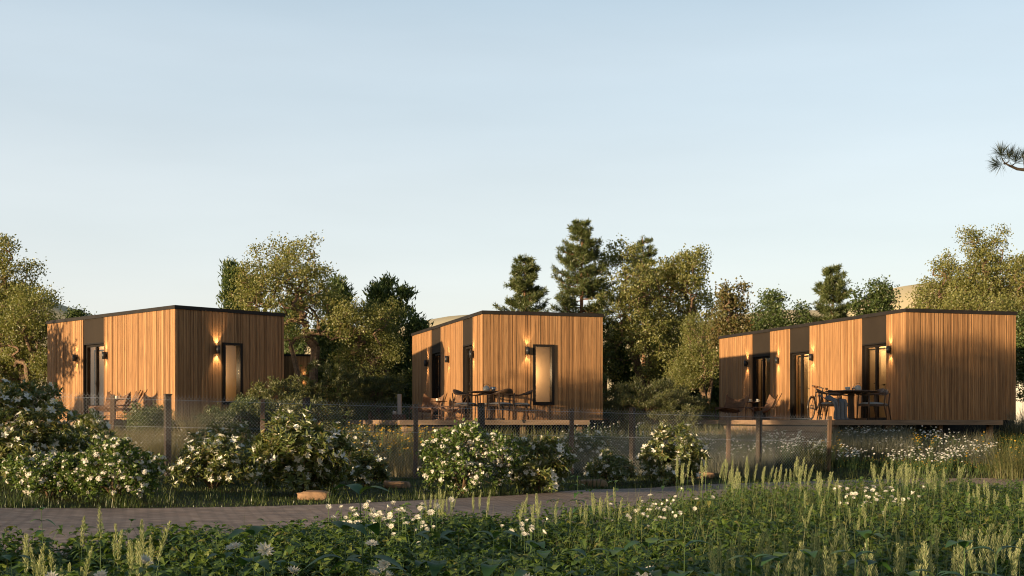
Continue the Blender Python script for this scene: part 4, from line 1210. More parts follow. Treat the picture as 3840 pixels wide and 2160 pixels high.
# meadow behind the fence
g = G(); p = poly_pts(70000, -20, 20, 23.4, 40, rng); p = p[(np.abs(p[:, 0]) < p[:, 1]*.54) & ~in_deck(p) & (p[:, 1] > fdist(1920+p[:, 0]/p[:, 1]*F)+.4)]
nz = np.sin(p[:, 0]*1.3+1)+np.sin(p[:, 1]*1.1+p[:, 0]*.7); p = p[nz > rng.uniform(-1.6, 1.0, len(p))]
scatter_blades(g, p, rng, .34, .012, .5, .5, (.35, 0, 0)); o = g.build('meadow_grass', MAT['gr_wild']); tag(o, 'wild olive meadow grass between fence and cabins', 'grass', None, 'stuff')
def feather(px0, px1, d0, d1, n, h, mat, label, wind=(.5, 0, 0), w=.008, seed=1, name='feather_grass', cat='grass'):
    r_ = np.random.default_rng(seed); g = G(); d = r_.uniform(d0, d1, n); x = r_.uniform(px0, px1, n); p = np.stack([(x-1920)/F*d, d], 1)
    p = p[~in_deck(p)]
    scatter_blades(g, p, r_, h, w, .6, .35, wind, 4); o = g.build(name, MAT[mat]); tag(o, label, cat, None, 'stuff')
feather(370, 900, 23.6, 28, 16000, .55, 'gr_dry', 'fine straw-coloured grass behind the fence left of the dark post', (.3, 0, 0), .007, 2)
feather(1240, 1720, 24, 29, 11000, .45, 'gr_dry', 'thin grass among yellow flowers behind the fence in the middle', (.3, 0, 0), .007, 3)
feather(2100, 2900, 25, 29.5, 14000, .46, 'gr_grey', 'greyish feather grass behind the right half of the fence', (.3, 0, 0), .007, 4)
feather(3100, 3420, 27.5, 30.5, 12000, .60, 'gr_grey', 'grey feather grass in front of the long cabin right of the fence end', (.6, 0, 0), .006, 5)
feather(3420, 3720, 27.5, 30.5, 4500, .45, 'gr_grey', 'thin grey grass below the long cabin end wall', (.5, 0, 0), .006, 6)
feather(3050, 3960, 27, 33, 16000, .16, 'gr_lawn', 'low dark green growth below the long cabin', (.2, 0, 0), .02, 7)
# single ornamental tufts
def tuft(label, px, d, h, n, seed, mat, w=.010, rad=.12, bend=.75):
    r_ = np.random.default_rng(seed); b = at(px, d); g = G(); q = r_.normal(size=(n, 2))*rad; a = r_.uniform(0, 2*PI, n)
    g.blades(np.concatenate([q, np.zeros((n, 1))], 1), np.stack([np.cos(a), np.sin(a), np.zeros(n)], 1)+np.concatenate([q*5, np.zeros((n, 1))], 1), h*r_.uniform(.6, 1.15, n), w, bend*r_.uniform(.2, 1.2, n), 5)
    o = g.build('grass_tuft', MAT[mat], None, False, b); tag(o, label, 'grass tuft', 'ornamental grass tufts')
tuft('tall arching pale grass tuft behind the dark post at the corner cabin', 720, 28.5, 1.05, 340, 91, 'gr_dry', .011, .16)
tuft('broad straw-coloured grass tuft at the right edge beside the path', 3790, 26.0, 1.05, 560, 92, 'gr_wild', .007, .22, 1.1)
tuft('grey-green grass tuft by the white house wall at the right edge', 3850, 33, .9, 500, 93, 'gr_grey', .010, .2, .6)
tuft('green grass tuft left of the last fence post', 3060, 26.6, .75, 300, 94, 'gr_wild', .010, .18)

def heads(kind, px0, px1, d0, d1, n, h, hv, label, seed, size, clump=0, name='wild_flowers'):
    r_ = np.random.default_rng(seed); g = G(); st = G()
    d = r_.uniform(d0, d1, n); x = r_.uniform(px0, px1, n)
    if clump:
        cx = r_.uniform(px0, px1, clump); cd = r_.uniform(d0, d1, clump); k = r_.integers(0, clump, n); x = cx[k]+r_.normal(size=n)*(px1-px0)*.06; d = cd[k]+r_.normal(size=n)*.25
    p = onground(np.stack([(x-1920)/F*d, d], 1)); top = p+np.stack([r_.normal(size=n)*.05, r_.normal(size=n)*.05, h*r_.uniform(1-hv, 1+hv, n)], 1)
    st.prisms(p, top, .0028, .002, 3)
    m = 7; k = np.arange(n*m); i = k//m; an = 2*PI*(k % m)/m
    nrm = unit(np.stack([r_.normal(size=n)*.4-.2, r_.normal(size=n)*.4-.45, np.ones(n)], 1)); e1 = unit(np.cross(nrm, np.array([[0, 1, .3]]))); e2 = np.cross(nrm, e1)
    rad = e1[i]*np.cos(an)[:, None]+e2[i]*np.sin(an)[:, None]
    g.leaves(top[i]+rad*size*.12, rad, nrm[i], size*.9, size*.62, 0, 0, .6)
    o = g.build(name, MAT['daisy' if kind == 'daisy' else 'yellow']); tag(o, label, 'flowers', None, 'stuff')
    s = st.build('flower_stalks', MAT['stem'], o)
    if kind == 'daisy':
        e = G(); n6 = np.arange(n)
        for a in range(3): e.leaves(top+nrm*.004-np.stack([np.cos(a*2.1)*np.ones(n), np.sin(a*2.1)*np.ones(n), np.zeros(n)], 1)*size*.3, np.stack([np.cos(a*2.1)*np.ones(n), np.sin(a*2.1)*np.ones(n), np.zeros(n)], 1), nrm, size*.6, size*.35, 0, 0, .5)
        e.build('flower_eyes', MAT['yellow'], o)
heads('daisy', 3170, 3620, 28.5, 30.6, 420, .42, .3, 'white daisies in a drift below the long cabin deck', 1, .024, 26)
heads('daisy', 3170, 3700, 26.8, 28.6, 520, .36, .3, 'dense drift of white daisies above the path bend at right', 2, .024, 26)
heads('daisy', 2840, 3110, 27, 30, 300, .40, .3, 'white daisies seen through the last bay of the fence', 3, .022, 18)
heads('daisy', 2150, 2760, 26.5, 30.5, 520, .40, .3, 'white daisies behind the fence between middle and long cabins', 4, .020, 40)
heads('daisy', 420, 900, 25, 28, 160, .40, .3, 'scattered small white flowers behind the left part of the fence', 8, .020, 24)
heads('yellow', 3420, 3520, 27.5, 29.5, 90, .48, .3, 'orange-yellow flat-headed flowers among the daisies', 5, .019, 8)
heads('yellow', 3090, 3160, 27, 28.5, 40, .5, .35, 'orange-yellow flowers just right of the last fence post', 6, .022)
heads('yellow', 1270, 1640, 24.6, 29, 330, .48, .3, 'orange-yellow flowers behind the fence left of the middle deck', 7, .024)
heads('yellow', 3620, 3840, 27, 30, 45, .4, .35, 'orange-yellow flowers near the right edge of the picture', 9, .022, 9)
heads('yellow', 3150, 3860, 26.3, 31.5, 1500, .2, .5, 'tiny yellow flowers speckling the low growth below the long cabin', 10, .010)
# ------------------------------------------------------------------ foreground planting
MAT['lf_cover'] = m_leaf('undergrowth_leaves', [(0, (.065, .125, .028)), (.5, (.115, .19, .042)), (.9, (.19, .26, .06)), (1, (.27, .25, .07))], .46, .06, .38)
MAT['lf_sprig'] = m_leaf('broad_sprig_leaves', [(0, (.040, .11, .024)), (.6, (.066, .15, .034)), (1, (.12, .19, .05))], .36, .10, .35)
MAT['plume'] = m_leaf('feathery_plume', [(0, (.26, .31, .14)), (.5, (.38, .42, .21)), (1, (.52, .52, .30))], .45, .03)
MAT['gr_pale'] = m_leaf('pale_green_grass', [(0, (.12, .16, .05)), (.5, (.19, .22, .08)), (1, (.28, .28, .12))], .45, .04)
NEp = [(-900, 8.6), (0, 8.7), (600, 8.9), (900, 9.4), (1300, 10.3), (1900, 12.2), (2300, 13.6), (2900, 16.6), (3400, 18.2), (3840, 19.0), (4500, 19.5)]
NE = np.array([[(px-1920)/F*d, d] for px, d in NEp])
def near_y(x): return np.interp(x, NE[:, 0], NE[:, 1])+.25*np.sin(np.asarray(x, float)*2.1)

rng = np.random.default_rng(21)
def cover(name, label, p, h, leafL, big, seed, nl=9):
    r_ = np.random.default_rng(seed); n = len(p); b = onground(p)
    hh = h(p)*r_.uniform(.55, 1.2, n); lean = np.stack([r_.normal(size=n)*.10, r_.normal(size=n)*.10], 1)
    k = np.arange(n*nl); i = k//nl; j = k % nl; t = .30+.70*((j//2+1)/(nl//2+1)); t = np.minimum(t*r_.uniform(.9, 1.06, n*nl), 1.02)
    pos = b[i]+np.stack([lean[i, 0]*t, lean[i, 1]*t, hh[i]*t], 1)
    an = r_.uniform(0, 2*PI, n)[i]+(j % 2)*PI+(j//2)*PI/2+r_.normal(size=n*nl)*.35
    el = .35+.5*(t-.6)+r_.normal(size=n*nl)*.25
    D = np.stack([np.cos(an), np.sin(an), el], 1); N = np.stack([r_.normal(size=n*nl)*.25, r_.normal(size=n*nl)*.25, np.ones(n*nl)], 1)
    L = leafL*r_.uniform(.6, 1.3, n*nl)*(1.05-.35*np.abs(t-.65)); g = G()
    if big: g.bigleaves(pos, D, N, L, L*.6, r_.uniform(.4, 1.05, n*nl), .16, 4)
    else: g.bigleaves(pos, D, N, L, L*.6, r_.uniform(.35, 1.0, n*nl), .16, 3)
    o = g.build(name, MAT['lf_cover']); tag(o, label, 'undergrowth', None, 'stuff')
    s = G(); s.prisms(b, b+np.stack([lean[:, 0], lean[:, 1], hh], 1)*.9, .0024, .0014, 3); s.build('stalks', MAT['stem'], o)
def region(n, d0, d1, wid=.58):
    n = int(n*1.26)
    d = np.sqrt(rng.uniform(d0*d0, d1*d1, n)); x = rng.uniform(-wid, wid, n)*d
    p = np.stack([x, d], 1); return p[d < near_y(x)-.1*rng.random(n)]
def hgt(p):
    return .32+.09*sstep((p[:, 0]-1)/3)*sstep((p[:, 1]-8)/3)+.07*np.sin(p[:, 0]*1.7+p[:, 1]*.9)*np.sin(p[:, 1]*1.3-p[:, 0]*.6)+.05*np.clip((6-p[:, 1])/2, 0, 1)
pp_ = region(2600, 3.3, 6.2); cover('ground_cover', 'dense leafy undergrowth filling the foreground', pp_, hgt, .085, True, 1, 11)
pp_ = region(7200, 6.2, 11); cover('ground_cover', 'leafy undergrowth between foreground and path', pp_, hgt, .072, False, 2, 10)
pp_ = region(8500, 11, 19.5); cover('ground_cover', 'sunlit leafy undergrowth along the near side of the path at right', pp_, hgt, .068, False, 3, 8)
g = G(); p = region(4200, 4.5, 18); scatter_blades(g, p, rng, .32, .006, .6, .5)
o = g.build('undergrowth_grass', MAT['gr_wild']); tag(o, 'thin grass blades mixed into the leafy undergrowth', 'grass', None, 'stuff')

g = G(); p = region(17000, 5, 18); p = p[p[:, 0] > .12*p[:, 1]+.8*np.sin(p[:, 1]*2)]; scatter_blades(g, p, rng, .46, .005, .45, .4, (.35, 0, 0), 4)
o = g.build('pale_grass', MAT['gr_pale']); tag(o, 'pale fine grass standing among the undergrowth on the right', 'grass', None, 'stuff')
# broad-leaved sprigs closest to the camera
def sprig(seed, h, L, pairs=5):
    r_ = np.random.default_rng(seed); r = bpy.data.objects.new('leafy_sprig', None); COL.objects.link(r)
    lean = r_.normal(size=2)*.06; s = G(); s.tube([(0, 0, -.03), (lean[0]*.5, lean[1]*.5, h*.55), (lean[0], lean[1], h)], [.003, .0024, .0016], 6); s.build('stem', MAT['stem'], r, True)
    a0 = r_.uniform(0, 6.28); Pn = []; D = []; Ls = []
    for k in range(pairs):
        t = 1-.14*k
        for q in (0, 1):
            an = a0+k*PI/2+q*PI+r_.normal()*.2; el = (.75 if k == 0 else .40)+r_.normal()*.12
            Pn.append((lean[0]*t, lean[1]*t, h*t)); D.append((math.cos(an), math.sin(an), el)); Ls.append(L*(.8 if k == 0 else 1.0)*r_.uniform(.85, 1.15))
    Ls = np.array(Ls); g = G(); g.bigleaves(np.array(Pn), np.array(D), np.tile([0, 0, 1.0], (len(Pn), 1)), Ls, Ls*.54, r_.uniform(.35, .8, len(Pn)), .14, 7)
    g.build('leaves', MAT['lf_sprig'], r, True); return r
SPG = 'broad-leaved sprigs in the foreground'
protos = [sprig(i, h, L) for i, (h, L) in enumerate(((.74, .135), (.68, .12), (.78, .135), (.56, .095)))]
first = [True]*4
def place_sprig(px, d, k, label, sc=1.0):
    x = (px-1920)/F*d; loc = (x, d, gz(x, d)); rz = random.uniform(0, 6.28)
    if first[k]:
        first[k] = False; o = protos[k]; o.location = loc; o.rotation_euler = (0, 0, rz); o.scale = (sc,)*3; tag(o, label, 'plant', SPG)
    else:
        o = copy_tree(protos[k], loc, rz, sc, label, SPG)
        tag(o, None, 'plant')
    return o
SL = {'l': 'broad-leaved green sprig among white star flowers at lower left', 'm': 'broad-leaved dark green sprig at the bottom edge, middle of the picture', 'r': 'broad-leaved dark green sprig below the pale grass plumes at lower right',
      'p': 'leafy sprig standing up against the brick path at left', 'q': 'sunlit leafy sprig at the undergrowth edge by the path, middle to right'}
place_sprig(1385, 4.35, 2, 'tallest broad-leaved sprig rising at the bottom centre below the white flower drift', 1.13)
for px, d, k in ((1300, 4.3, 0), (1480, 4.2, 1), (1640, 4.5, 0), (1820, 4.35, 2), (1985, 4.5, 2), (2060, 4.2, 1), (2200, 4.35, 0), (2330, 4.2, 1), (2440, 4.5, 0), (1560, 4.8, 1), (1750, 4.9, 3), (2150, 4.9, 3)): place_sprig(px, d, k, SL['m'], random.uniform(.86, 1.02))
for px, d, k in ((2560, 4.25, 0), (2700, 4.5, 1), (2790, 4.2, 2), (2930, 4.3, 0), (3015, 4.45, 2), (3090, 4.2, 1), (3200, 4.4, 0), (3270, 4.6, 2), (3390, 4.2, 1), (3500, 4.4, 0), (3620, 4.25, 2), (3740, 4.4, 0), (3810, 4.2, 1), (2860, 4.8, 3), (3560, 4.8, 3)): place_sprig(px, d, k, SL['r'], random.uniform(.82, .98))
for px, d, k in ((90, 4.6, 1), (330, 4.5, 3), (560, 4.3, 1), (820, 4.6, 1), (960, 4.4, 0), (1100, 4.6, 1), (1190, 4.4, 3), (700, 5.0, 3)): place_sprig(px, d, k, SL['l'], random.uniform(.85, 1.0))
for px, d, k in ((165, 7.9, 3), (420, 8.0, 3), (1090, 8.4, 3), (860, 8.3, 3), (640, 8.0, 3)): place_sprig(px, d, k, SL['p'], random.uniform(.7, .9))
for px, d, k in ((1460, 9.4, 3), (1250, 9.0, 3), (1850, 11.3, 3), (2170, 12.6, 2), (2210, 11.5, 0), (2480, 13.5, 2), (2310, 12.7, 0), (2100, 10.5, 1), (2650, 13.5, 1)): place_sprig(px, d, k, SL['q'], random.uniform(.58, .75))

# feathery grass plumes, each a stalk of its own
def plume(seed, h, bendv):
    r_ = np.random.default_rng(seed); r = bpy.data.objects.new('grass_plume', None); COL.objects.link(r)
    pts = bez([(0, 0, -.03), (bendv*.15, 0, h*.4), (bendv*.5, 0, h*.75), (bendv, 0, h)], 5)
    G().tube(pts, np.linspace(.0024, .0012, len(pts)), 4).build('stalk', MAT['stem'], r)
    n = 190; t = r_.uniform(0, 1, n); z0 = h-.21; base = np.array([[np.interp(z0+q*.205, pts[:, 2], pts[:, 0]), 0, z0+q*.205] for q in t])
    a = r_.uniform(0, 2*PI, n); fat = np.sin(PI*np.clip(t*.82+.18, 0, 1))**.7
    D = np.stack([np.cos(a), np.sin(a), r_.uniform(1.5, 3.2, n)], 1)
    g = G(); g.leaves(base+np.stack([np.cos(a), np.sin(a), 0*a], 1)*.004*fat[:, None], D, r_.normal(size=(n, 3)), (.016+.024*r_.random(n))*(.35+fat*.8), .0030, 0, 0)
    g.build('plume', MAT['plume'], r)
    q = r_.normal(size=(4, 2))*.01; a = r_.uniform(0, 6.28, 4)
    g = G(); g.blades(np.concatenate([q, np.zeros((4, 1))], 1), np.stack([np.cos(a), np.sin(a), 0*a], 1), h*r_.uniform(.5, .75, 4), .006, .6, 5); g.build('blades', MAT['gr_wild'], r)
    return r
pl = [plume(i, .72, b_) for i, b_ in enumerate((.03, .07, -.02, .11, .05))]; plf = [True]*5
def plumes(px0, px1, d0, d1, n, s0, s1, label, group):
    for _ in range(n):
        px = random.uniform(px0, px1); d = random.uniform(d0, d1); x = (px-1920)/F*d; k = random.randrange(5)
        loc = (x, d, gz(x, d)); rz = random.gauss(.2, 1.0); sc = random.uniform(s0, s1)
        if plf[k]:
            plf[k] = False; o = pl[k]; o.location = loc; o.rotation_euler = (0, 0, rz); o.scale = (sc,)*3; tag(o, label, 'grass plume', group)
        else:
            o = copy_tree(pl[k], loc, rz, sc, label, group); tag(o, None, 'grass plume')
PGl = 'feathery grass plumes'
L1 = 'sunlit feathery grass plume in the thick stand before the end of the fence'; L2 = 'sunlit feathery grass plume by the path bend below the long cabin'
L3 = 'feathery grass plume in the tall stand at lower right'; L4 = 'feathery grass plume in the lower left corner in front of the brick path'; L5 = 'pale thin grass plume right of the sunlit white flower drift'
L6 = 'dim feathery grass plume at the far right above the undergrowth'
plumes(2520, 2760, 12.6, 14.6, 22, .85, 1.08, L1, PGl+' before the fence end'); plumes(2740, 3030, 12, 14, 26, .85, 1.1, L1, PGl+' before the fence end'); plumes(3040, 3160, 12, 13.5, 9, .75, .95, L1, PGl+' before the fence end')
plumes(3270, 3430, 13.2, 15.2, 26, .85, 1.08, L2, PGl+' by the path bend'); plumes(3460, 3620, 13, 15, 20, .8, 1.05, L2, PGl+' by the path bend')
plumes(3600, 3840, 11, 14, 22, .65, .9, L6, PGl+' at the far right'); plumes(3000, 3500, 9, 11.5, 14, .6, .8, L6, PGl+' at the far right')
plumes(1590, 1820, 9.8, 11, 18, .66, .82, L5, PGl+' beside the flower drift'); plumes(1920, 2030, 8.8, 10, 8, .7, .85, L5, PGl+' beside the flower drift'); plumes(2060, 2420, 9, 11.5, 22, .62, .8, L5, PGl+' beside the flower drift')
plumes(2640, 2960, 5.3, 6.4, 15, .7, .92, L3, PGl+' at lower right'); plumes(2950, 3420, 5.1, 6.3, 26, .7, .92, L3, PGl+' at lower right'); plumes(3400, 3850, 5.2, 6.6, 26, .7, .95, L3, PGl+' at lower right')
plumes(40, 300, 4.8, 5.8, 10, .66, .85, L4, PGl+' at lower left'); plumes(240, 620, 5.2, 6.8, 15, .7, .92, L4, PGl+' at lower left')

# masterwort flowers
def masterwort(seed, h, cupd):
    r_ = np.random.default_rng(seed); r = bpy.data.objects.new('masterwort_flower', None); COL.objects.link(r)
    tilt = r_.normal(size=2)*.03+np.array([0, -.02]); top = np.array([tilt[0], tilt[1], h])
    G().tube([(0, 0, -.03), (tilt[0]*.4, tilt[1]*.4, h*.6), tuple(top)], [.0026, .002, .0016], 5).build('stem', MAT['stem'], r)
    ax = unit(np.array([tilt[0]*9, -(.25, 1.5, .3, .1, .8)[seed]+tilt[1]*3, 1.0])); e1 = unit(np.cross(ax, [1, .2, 0])); e2 = np.cross(ax, e1)
    g = G()
    for ring, (m, L, el) in enumerate(((11, .024, cupd), (8, .019, cupd+.35))):
        an = 2*PI*np.arange(m)/m+ring*.3; rad = e1*np.cos(an)[:, None]+e2*np.sin(an)[:, None]
        g.leaves(np.repeat(top[None], m, 0)+rad*.003, unit(rad+ax*el), unit(ax-rad*el*.7), L, .0085, .1, 0, .55)
    g.build('petals', MAT['fl_white'], r)
    dd = unit(r_.normal(size=(22, 3))*.8+ax*.9); s = G()
    s.prisms(np.repeat(top[None], 22, 0), top+dd*.013, .0004, .0004, 3); s.leaves(top+dd*.012, dd, r_.normal(size=(22, 3)), .0035, .003, 0, 0)
    s.build('stamens', MAT['fl_vib'], r); return r
mw = [masterwort(i, .44, c_) for i, c_ in enumerate((.15, .45, .9, 1.7, .3))]; mwf = [True]*5
def mworts(spots, label, group, s0=.9, s1=1.15, k=None):
    for px, d in spots:
        x = (px-1920)/F*d; q = random.randrange(5) if k is None else k; loc = (x, d, gz(x, d)); rz = random.gauss(0, .6); sc = random.uniform(s0, s1)
        if mwf[q]:
            mwf[q] = False; o = mw[q]; o.location = loc; o.rotation_euler = (0, 0, rz); o.scale = (sc,)*3; tag(o, label, 'flower', group)
        else:
            o = copy_tree(mw[q], loc, rz, sc, label, group); tag(o, None, 'flower')
def drift(px, sx, d, sd, n): return [(random.gauss(px, sx), random.gauss(d, sd)) for _ in range(n)]
mworts(drift(1400, 75, 9.0, .35, 34)+drift(1560, 70, 8.8, .4, 26), 'small white star flower in the sunlit drift above the tallest sprig', 'white star flowers in the middle drift', .75, 1.2)
mworts(drift(2430, 90, 10.8, .5, 46), 'small white star flower in the drift right of the middle, below the path', 'white star flowers right of the middle', .7, 1.08)
mworts(drift(3270, 80, 12.2, .5, 46), 'small white star flower in the drift among plumes before the long cabin', 'white star flowers before the long cabin', .75, 1.2)
mworts(drift(1965, 45, 8.4, .4, 12), 'small white star flower among thin plumes right of the middle drift', 'white star flowers among the thin plumes', .8, 1.0)
FGm = 'large white star flowers in the foreground'
mworts([(903, 4.7)], 'fully open white star flower facing the camera among the foreground leaves', FGm, 1.5, 1.5, 0)
mworts([(998, 4.6)], 'white star flower with domed stamens on a tall stem at lower left', FGm, 1.5, 1.5, 4)
mworts([(500, 4.5)], 'closed tulip-shaped cream flower lit by the sun at lower left', FGm, 1.42, 1.42, 3)
FL_ = 'large white star flower half hidden by foreground leaves at lower left'; FC_ = 'large white star flower near the tallest sprig at the bottom centre'; FR_ = 'large white star flower between dark sprigs at bottom right of centre'
mworts([(180, 4.7), (420, 4.4), (560, 4.3), (705, 4.6), (890, 4.25), (980, 4.3), (1060, 4.25), (545, 5.7), (1080, 4.7), (660, 4.25)], FL_, FGm, 1.0, 1.35)
mworts([(1345, 4.7), (1430, 4.6), (1340, 4.3), (1395, 4.35), (1320, 4.15), (1230, 4.25), (1390, 5.6)], FC_, FGm, 1.05, 1.4)
mworts([(1965, 4.7), (2055, 4.7), (2300, 4.75), (2430, 4.7), (2410, 4.5), (2470, 4.75), (2450, 4.3), (2270, 4.4), (2560, 4.5), (2680, 4.7), (2120, 4.3), (2640, 4.35)], FR_, FGm, 1.0, 1.32)

MAT['lf_nearpine'] = m_leaf('dark_pine_needles', [(0, (.018, .028, .016)), (1, (.035, .05, .026))], .1, .04)
# ------------------------------------------------------------------ pine branch reaching in at top right
r = thing('pine_tree', 'near pine whose needle-tufted branch reaches in at the top right', 'tree', (6.3, 9.3, gz(6.3, 9.3)))
RB = Vector(r.location); loc = lambda v: tuple(Vector(v)-RB)
rg = np.random.default_rng(77)
G().tube([(0, 0, -.2), (.05, 0, 3), (.0, .1, 7.5), (.05, .1, 11)], [.2, .16, .1, .03], 10).build('trunk', MAT['barkpine'], r, True)
tw = G(); nd = G(); br = G(); ndp = []
def needles(c, ax, L=.105, m=110):
    ax = unit(np.array(ax, float)); c = np.array(c, float)
    s = rg.random(m)[:, None]; D = unit(ax*.8+rg.normal(size=(m, 3))*.5)
    nd.leaves(c+ax*s*.05, D, rg.normal(size=(m, 3)), L*rg.uniform(.75, 1.1, m), .0034, 0, 0)
d = 9.0
main = [loc((6.3, 9.3, EYE+1.45)), loc((5.2, 9.2, EYE+1.70)), loc(P(3990, 655, d)), loc(P(3840, 637, d)), loc(P(3815, 634, d)), loc(P(3785, 621, d)), loc(P(3768, 612, d))]
br.tube(main, [.05, .035, .016, .012, .011, .008, .005], 7)
for px, py, tx, ty in ((3756, 590, -.12, 1), (3785, 600, -.05, 1), (3806, 612, .18, 1), (3763, 612, -1, .05), (3838, 605, .1, 1)):
    c = loc(P(px, py, d)); c2 = np.array(c)
    q = min(main, key=lambda m: (Vector(m)-Vector(c)).length); br.tube([q, ((q[0]+c[0])/2, q[1]-.01, (q[2]+c[2])/2-.01), c], [.005, .004, .0025], 5)
    needles(c2-np.array([0, 0, .01]), (tx, -.1, ty))
for i in range(44):      # the rest of the tree, out of frame
    z = rg.uniform(3.0, 10.6); a = rg.uniform(-1.2, 1.9); L = (2.0-.14*z)*rg.uniform(.6, 1.1)
    if L < .3: L = .3
    e = np.array([math.cos(a)*L, math.sin(a)*L, z+.25*L]); br.tube([(0, .05, z), tuple(e*np.array([.5, .5, 1])-np.array([0, 0, .15*L])), tuple(e)], [.03, .02, .006], 5)
    for j in range(7):
        t = rg.uniform(.45, 1); c = np.array([e[0]*t, e[1]*t, z+.25*L*t])+rg.normal(size=3)*.08; needles(c, (math.cos(a)*.4, math.sin(a)*.4, .8), .15, 26)
br.build('branch', MAT['barkdark'], r, True); nd.build('crown', MAT['lf_nearpine'], r)

# ------------------------------------------------------------------ ground, path, hills
def axis(a, b, fine0, fine1, s, grow=1.25):
    o = list(np.arange(fine0, fine1+1e-6, s)); q = s
    while o[-1] < b: q *= grow; o.append(o[-1]+q)
    q = s
    while o[0] > a: q *= grow; o.insert(0, o[0]-q)
    return np.array(o)
xs = axis(-700, 700, -18, 20, .5); ys = axis(-120, 900, -2, 42, .5)
X, Y = np.meshgrid(xs, ys, indexing='ij'); Z = zg(X, Y)
V = np.stack([X, Y, Z], -1).reshape(-1, 3); nx, ny = len(xs), len(ys)
I = (np.arange(nx-1)[:, None]*ny+np.arange(ny-1)[None]).reshape(-1)
Q = np.stack([I, I+ny, I+ny+1, I+1], 1)
t = NT('meadow_soil'); v = t.coord((1, 1, 1)); f = t.noise(v, 1.1, 5, .65); f2 = t.noise(v, 14, 4)
col = t.ramp(f, [(.3, (.035, .046, .016)), (.5, (.062, .070, .026)), (.7, (.10, .092, .040))])
col = t.mix(t.math('MULTIPLY', f2, .6), col, (.035, .024, .014))
g = G(); g.add(V, Q=Q); o = g.build('ground', t.pbr(col, .95, 0, t.bump(f2, .6, .03), .1), None, True); tag(o, None, None, None, 'structure')

# brick path: one sheet between its two edges, with a low stone kerb strip of soil at the far side
xs = np.linspace(-16, 26, 160); fy = far_y(xs); ny_ = np.interp(xs, NE[:, 0], NE[:, 1])-.5
V = []; m = 24
for x, a, b_ in zip(xs, ny_, fy):
    for k in range(m+1):
        y = a+(b_-a)*k/m; V.append((x, y, 0))
V = np.array(V); V[:, 2] = zg(V[:, 0], V[:, 1])+.012
I = (np.arange(len(xs)-1)[:, None]*(m+1)+np.arange(m)[None]).reshape(-1); Q = np.stack([I, I+m+1, I+m+2, I+1], 1)
t = NT('brick_paving'); v = t.coord((1, 1, 1), 'Object', (0, 0, R(28)))
bt = t.n('ShaderNodeTexBrick'); t.l(v, bt.inputs['Vector']); bt.inputs['Scale'].default_value = 1; bt.inputs['Brick Width'].default_value = .20; bt.inputs['Row Height'].default_value = .10
bt.inputs['Mortar Size'].default_value = .008; bt.inputs['Mortar Smooth'].default_value = .3; bt.inputs['Bias'].default_value = 0
bt.inputs['Color1'].default_value = (.32, .235, .185, 1); bt.inputs['Color2'].default_value = (.44, .34, .275, 1); bt.inputs['Mortar'].default_value = (.12, .10, .09, 1)
n1 = t.noise(v, 3, 4); n2 = t.noise(v, 40, 3)
col = t.mix(1.0, bt.outputs['Color'], t.ramp(n1, [(.3, (.72, .72, .74)), (.7, (1.12, 1.08, 1.04))]), 'MULTIPLY')
hgtn = t.math('ADD', t.math('MULTIPLY', bt.outputs['Fac'], -.8), t.math('MULTIPLY', n2, .35))
g = G(); g.add(V, Q=Q); o = g.build('path', t.pbr(col, .85, 0, t.bump(hgtn, .9, .012), .25), None, True); tag(o, None, None, None, 'structure')

# hills far behind
prof = [(-1500, 1010), (-600, 1040), (0, 1060), (180, 1120), (300, 1162), (450, 1205), (1000, 1235), (1500, 1215), (1680, 1180), (1760, 1170), (1900, 1190), (2300, 1215), (2600, 1210), (2830, 1165), (2900, 1155), (3150, 1160), (3290, 1085), (3420, 1062), (3520, 1050), (3700, 1068), (4200, 1085), (5400, 1120)]
pp = np.array(prof, float); nu = 180; V = []; rows = [(315, 0), (335, .30), (355, .62), (374, .88), (390, 1.0), (430, .9), (560, .0)]
for i in range(nu+1):
    px = -1500+6900*i/nu; yt = np.interp(px, pp[:, 0], pp[:, 1]); H = (1575-np.interp(px, pp[:, 0], pp[:, 1])*.5-np.interp(px-70, pp[:, 0], pp[:, 1])*.25-np.interp(px+70, pp[:, 0], pp[:, 1])*.25)/F*390
    for (dd, k) in rows:
        nz = 1+.03*math.sin(px*.006+dd*.03)+.02*math.sin(px*.011-dd*.02)
        x = (px-1920)/F*390*(dd/390)**.3; V.append((x, dd, EYE-.43-.5+(H+.5)*k*(nz if k < 1 else 1)))
m = len(rows); I = (np.arange(nu)[:, None]*m+np.arange(m-1)[None]).reshape(-1); Q = np.stack([I, I+m, I+m+1, I+1], 1)
t = NT('hazed_dry_hill_grass'); v = t.coord((1, 1, 1)); f = t.noise(v, .03, 5, .6)
col = t.ramp(f, [(.3, (.55, .47, .30)), (.55, (.66, .57, .37)), (.75, (.72, .63, .43))])  # dry straw colour, paled to stand in for distance haze
g = G(); g.add(V, Q=Q); o = g.build('hills', t.pbr(col, .95, 0, None, .1), None, True); tag(o, None, None, None, 'structure')
SKY_AIR, SKY_DUST, SKY_OZ, SKY_STR, SUN_STR, EXPO = 1.0, 1.0, 1.5, .12, 4.0, 1.2
SKY_MIX, VEIL_K = .3, 2.75
VEIL = [(0, (.92, .905, .915)), (.07, (.90, .895, .91)), (.16, (.82, .855, .885)), (.27, (.71, .795, .865)), (.36, (.56, .685, .79)), (.55, (.13, .19, .27)), (1, (.05, .08, .13))]
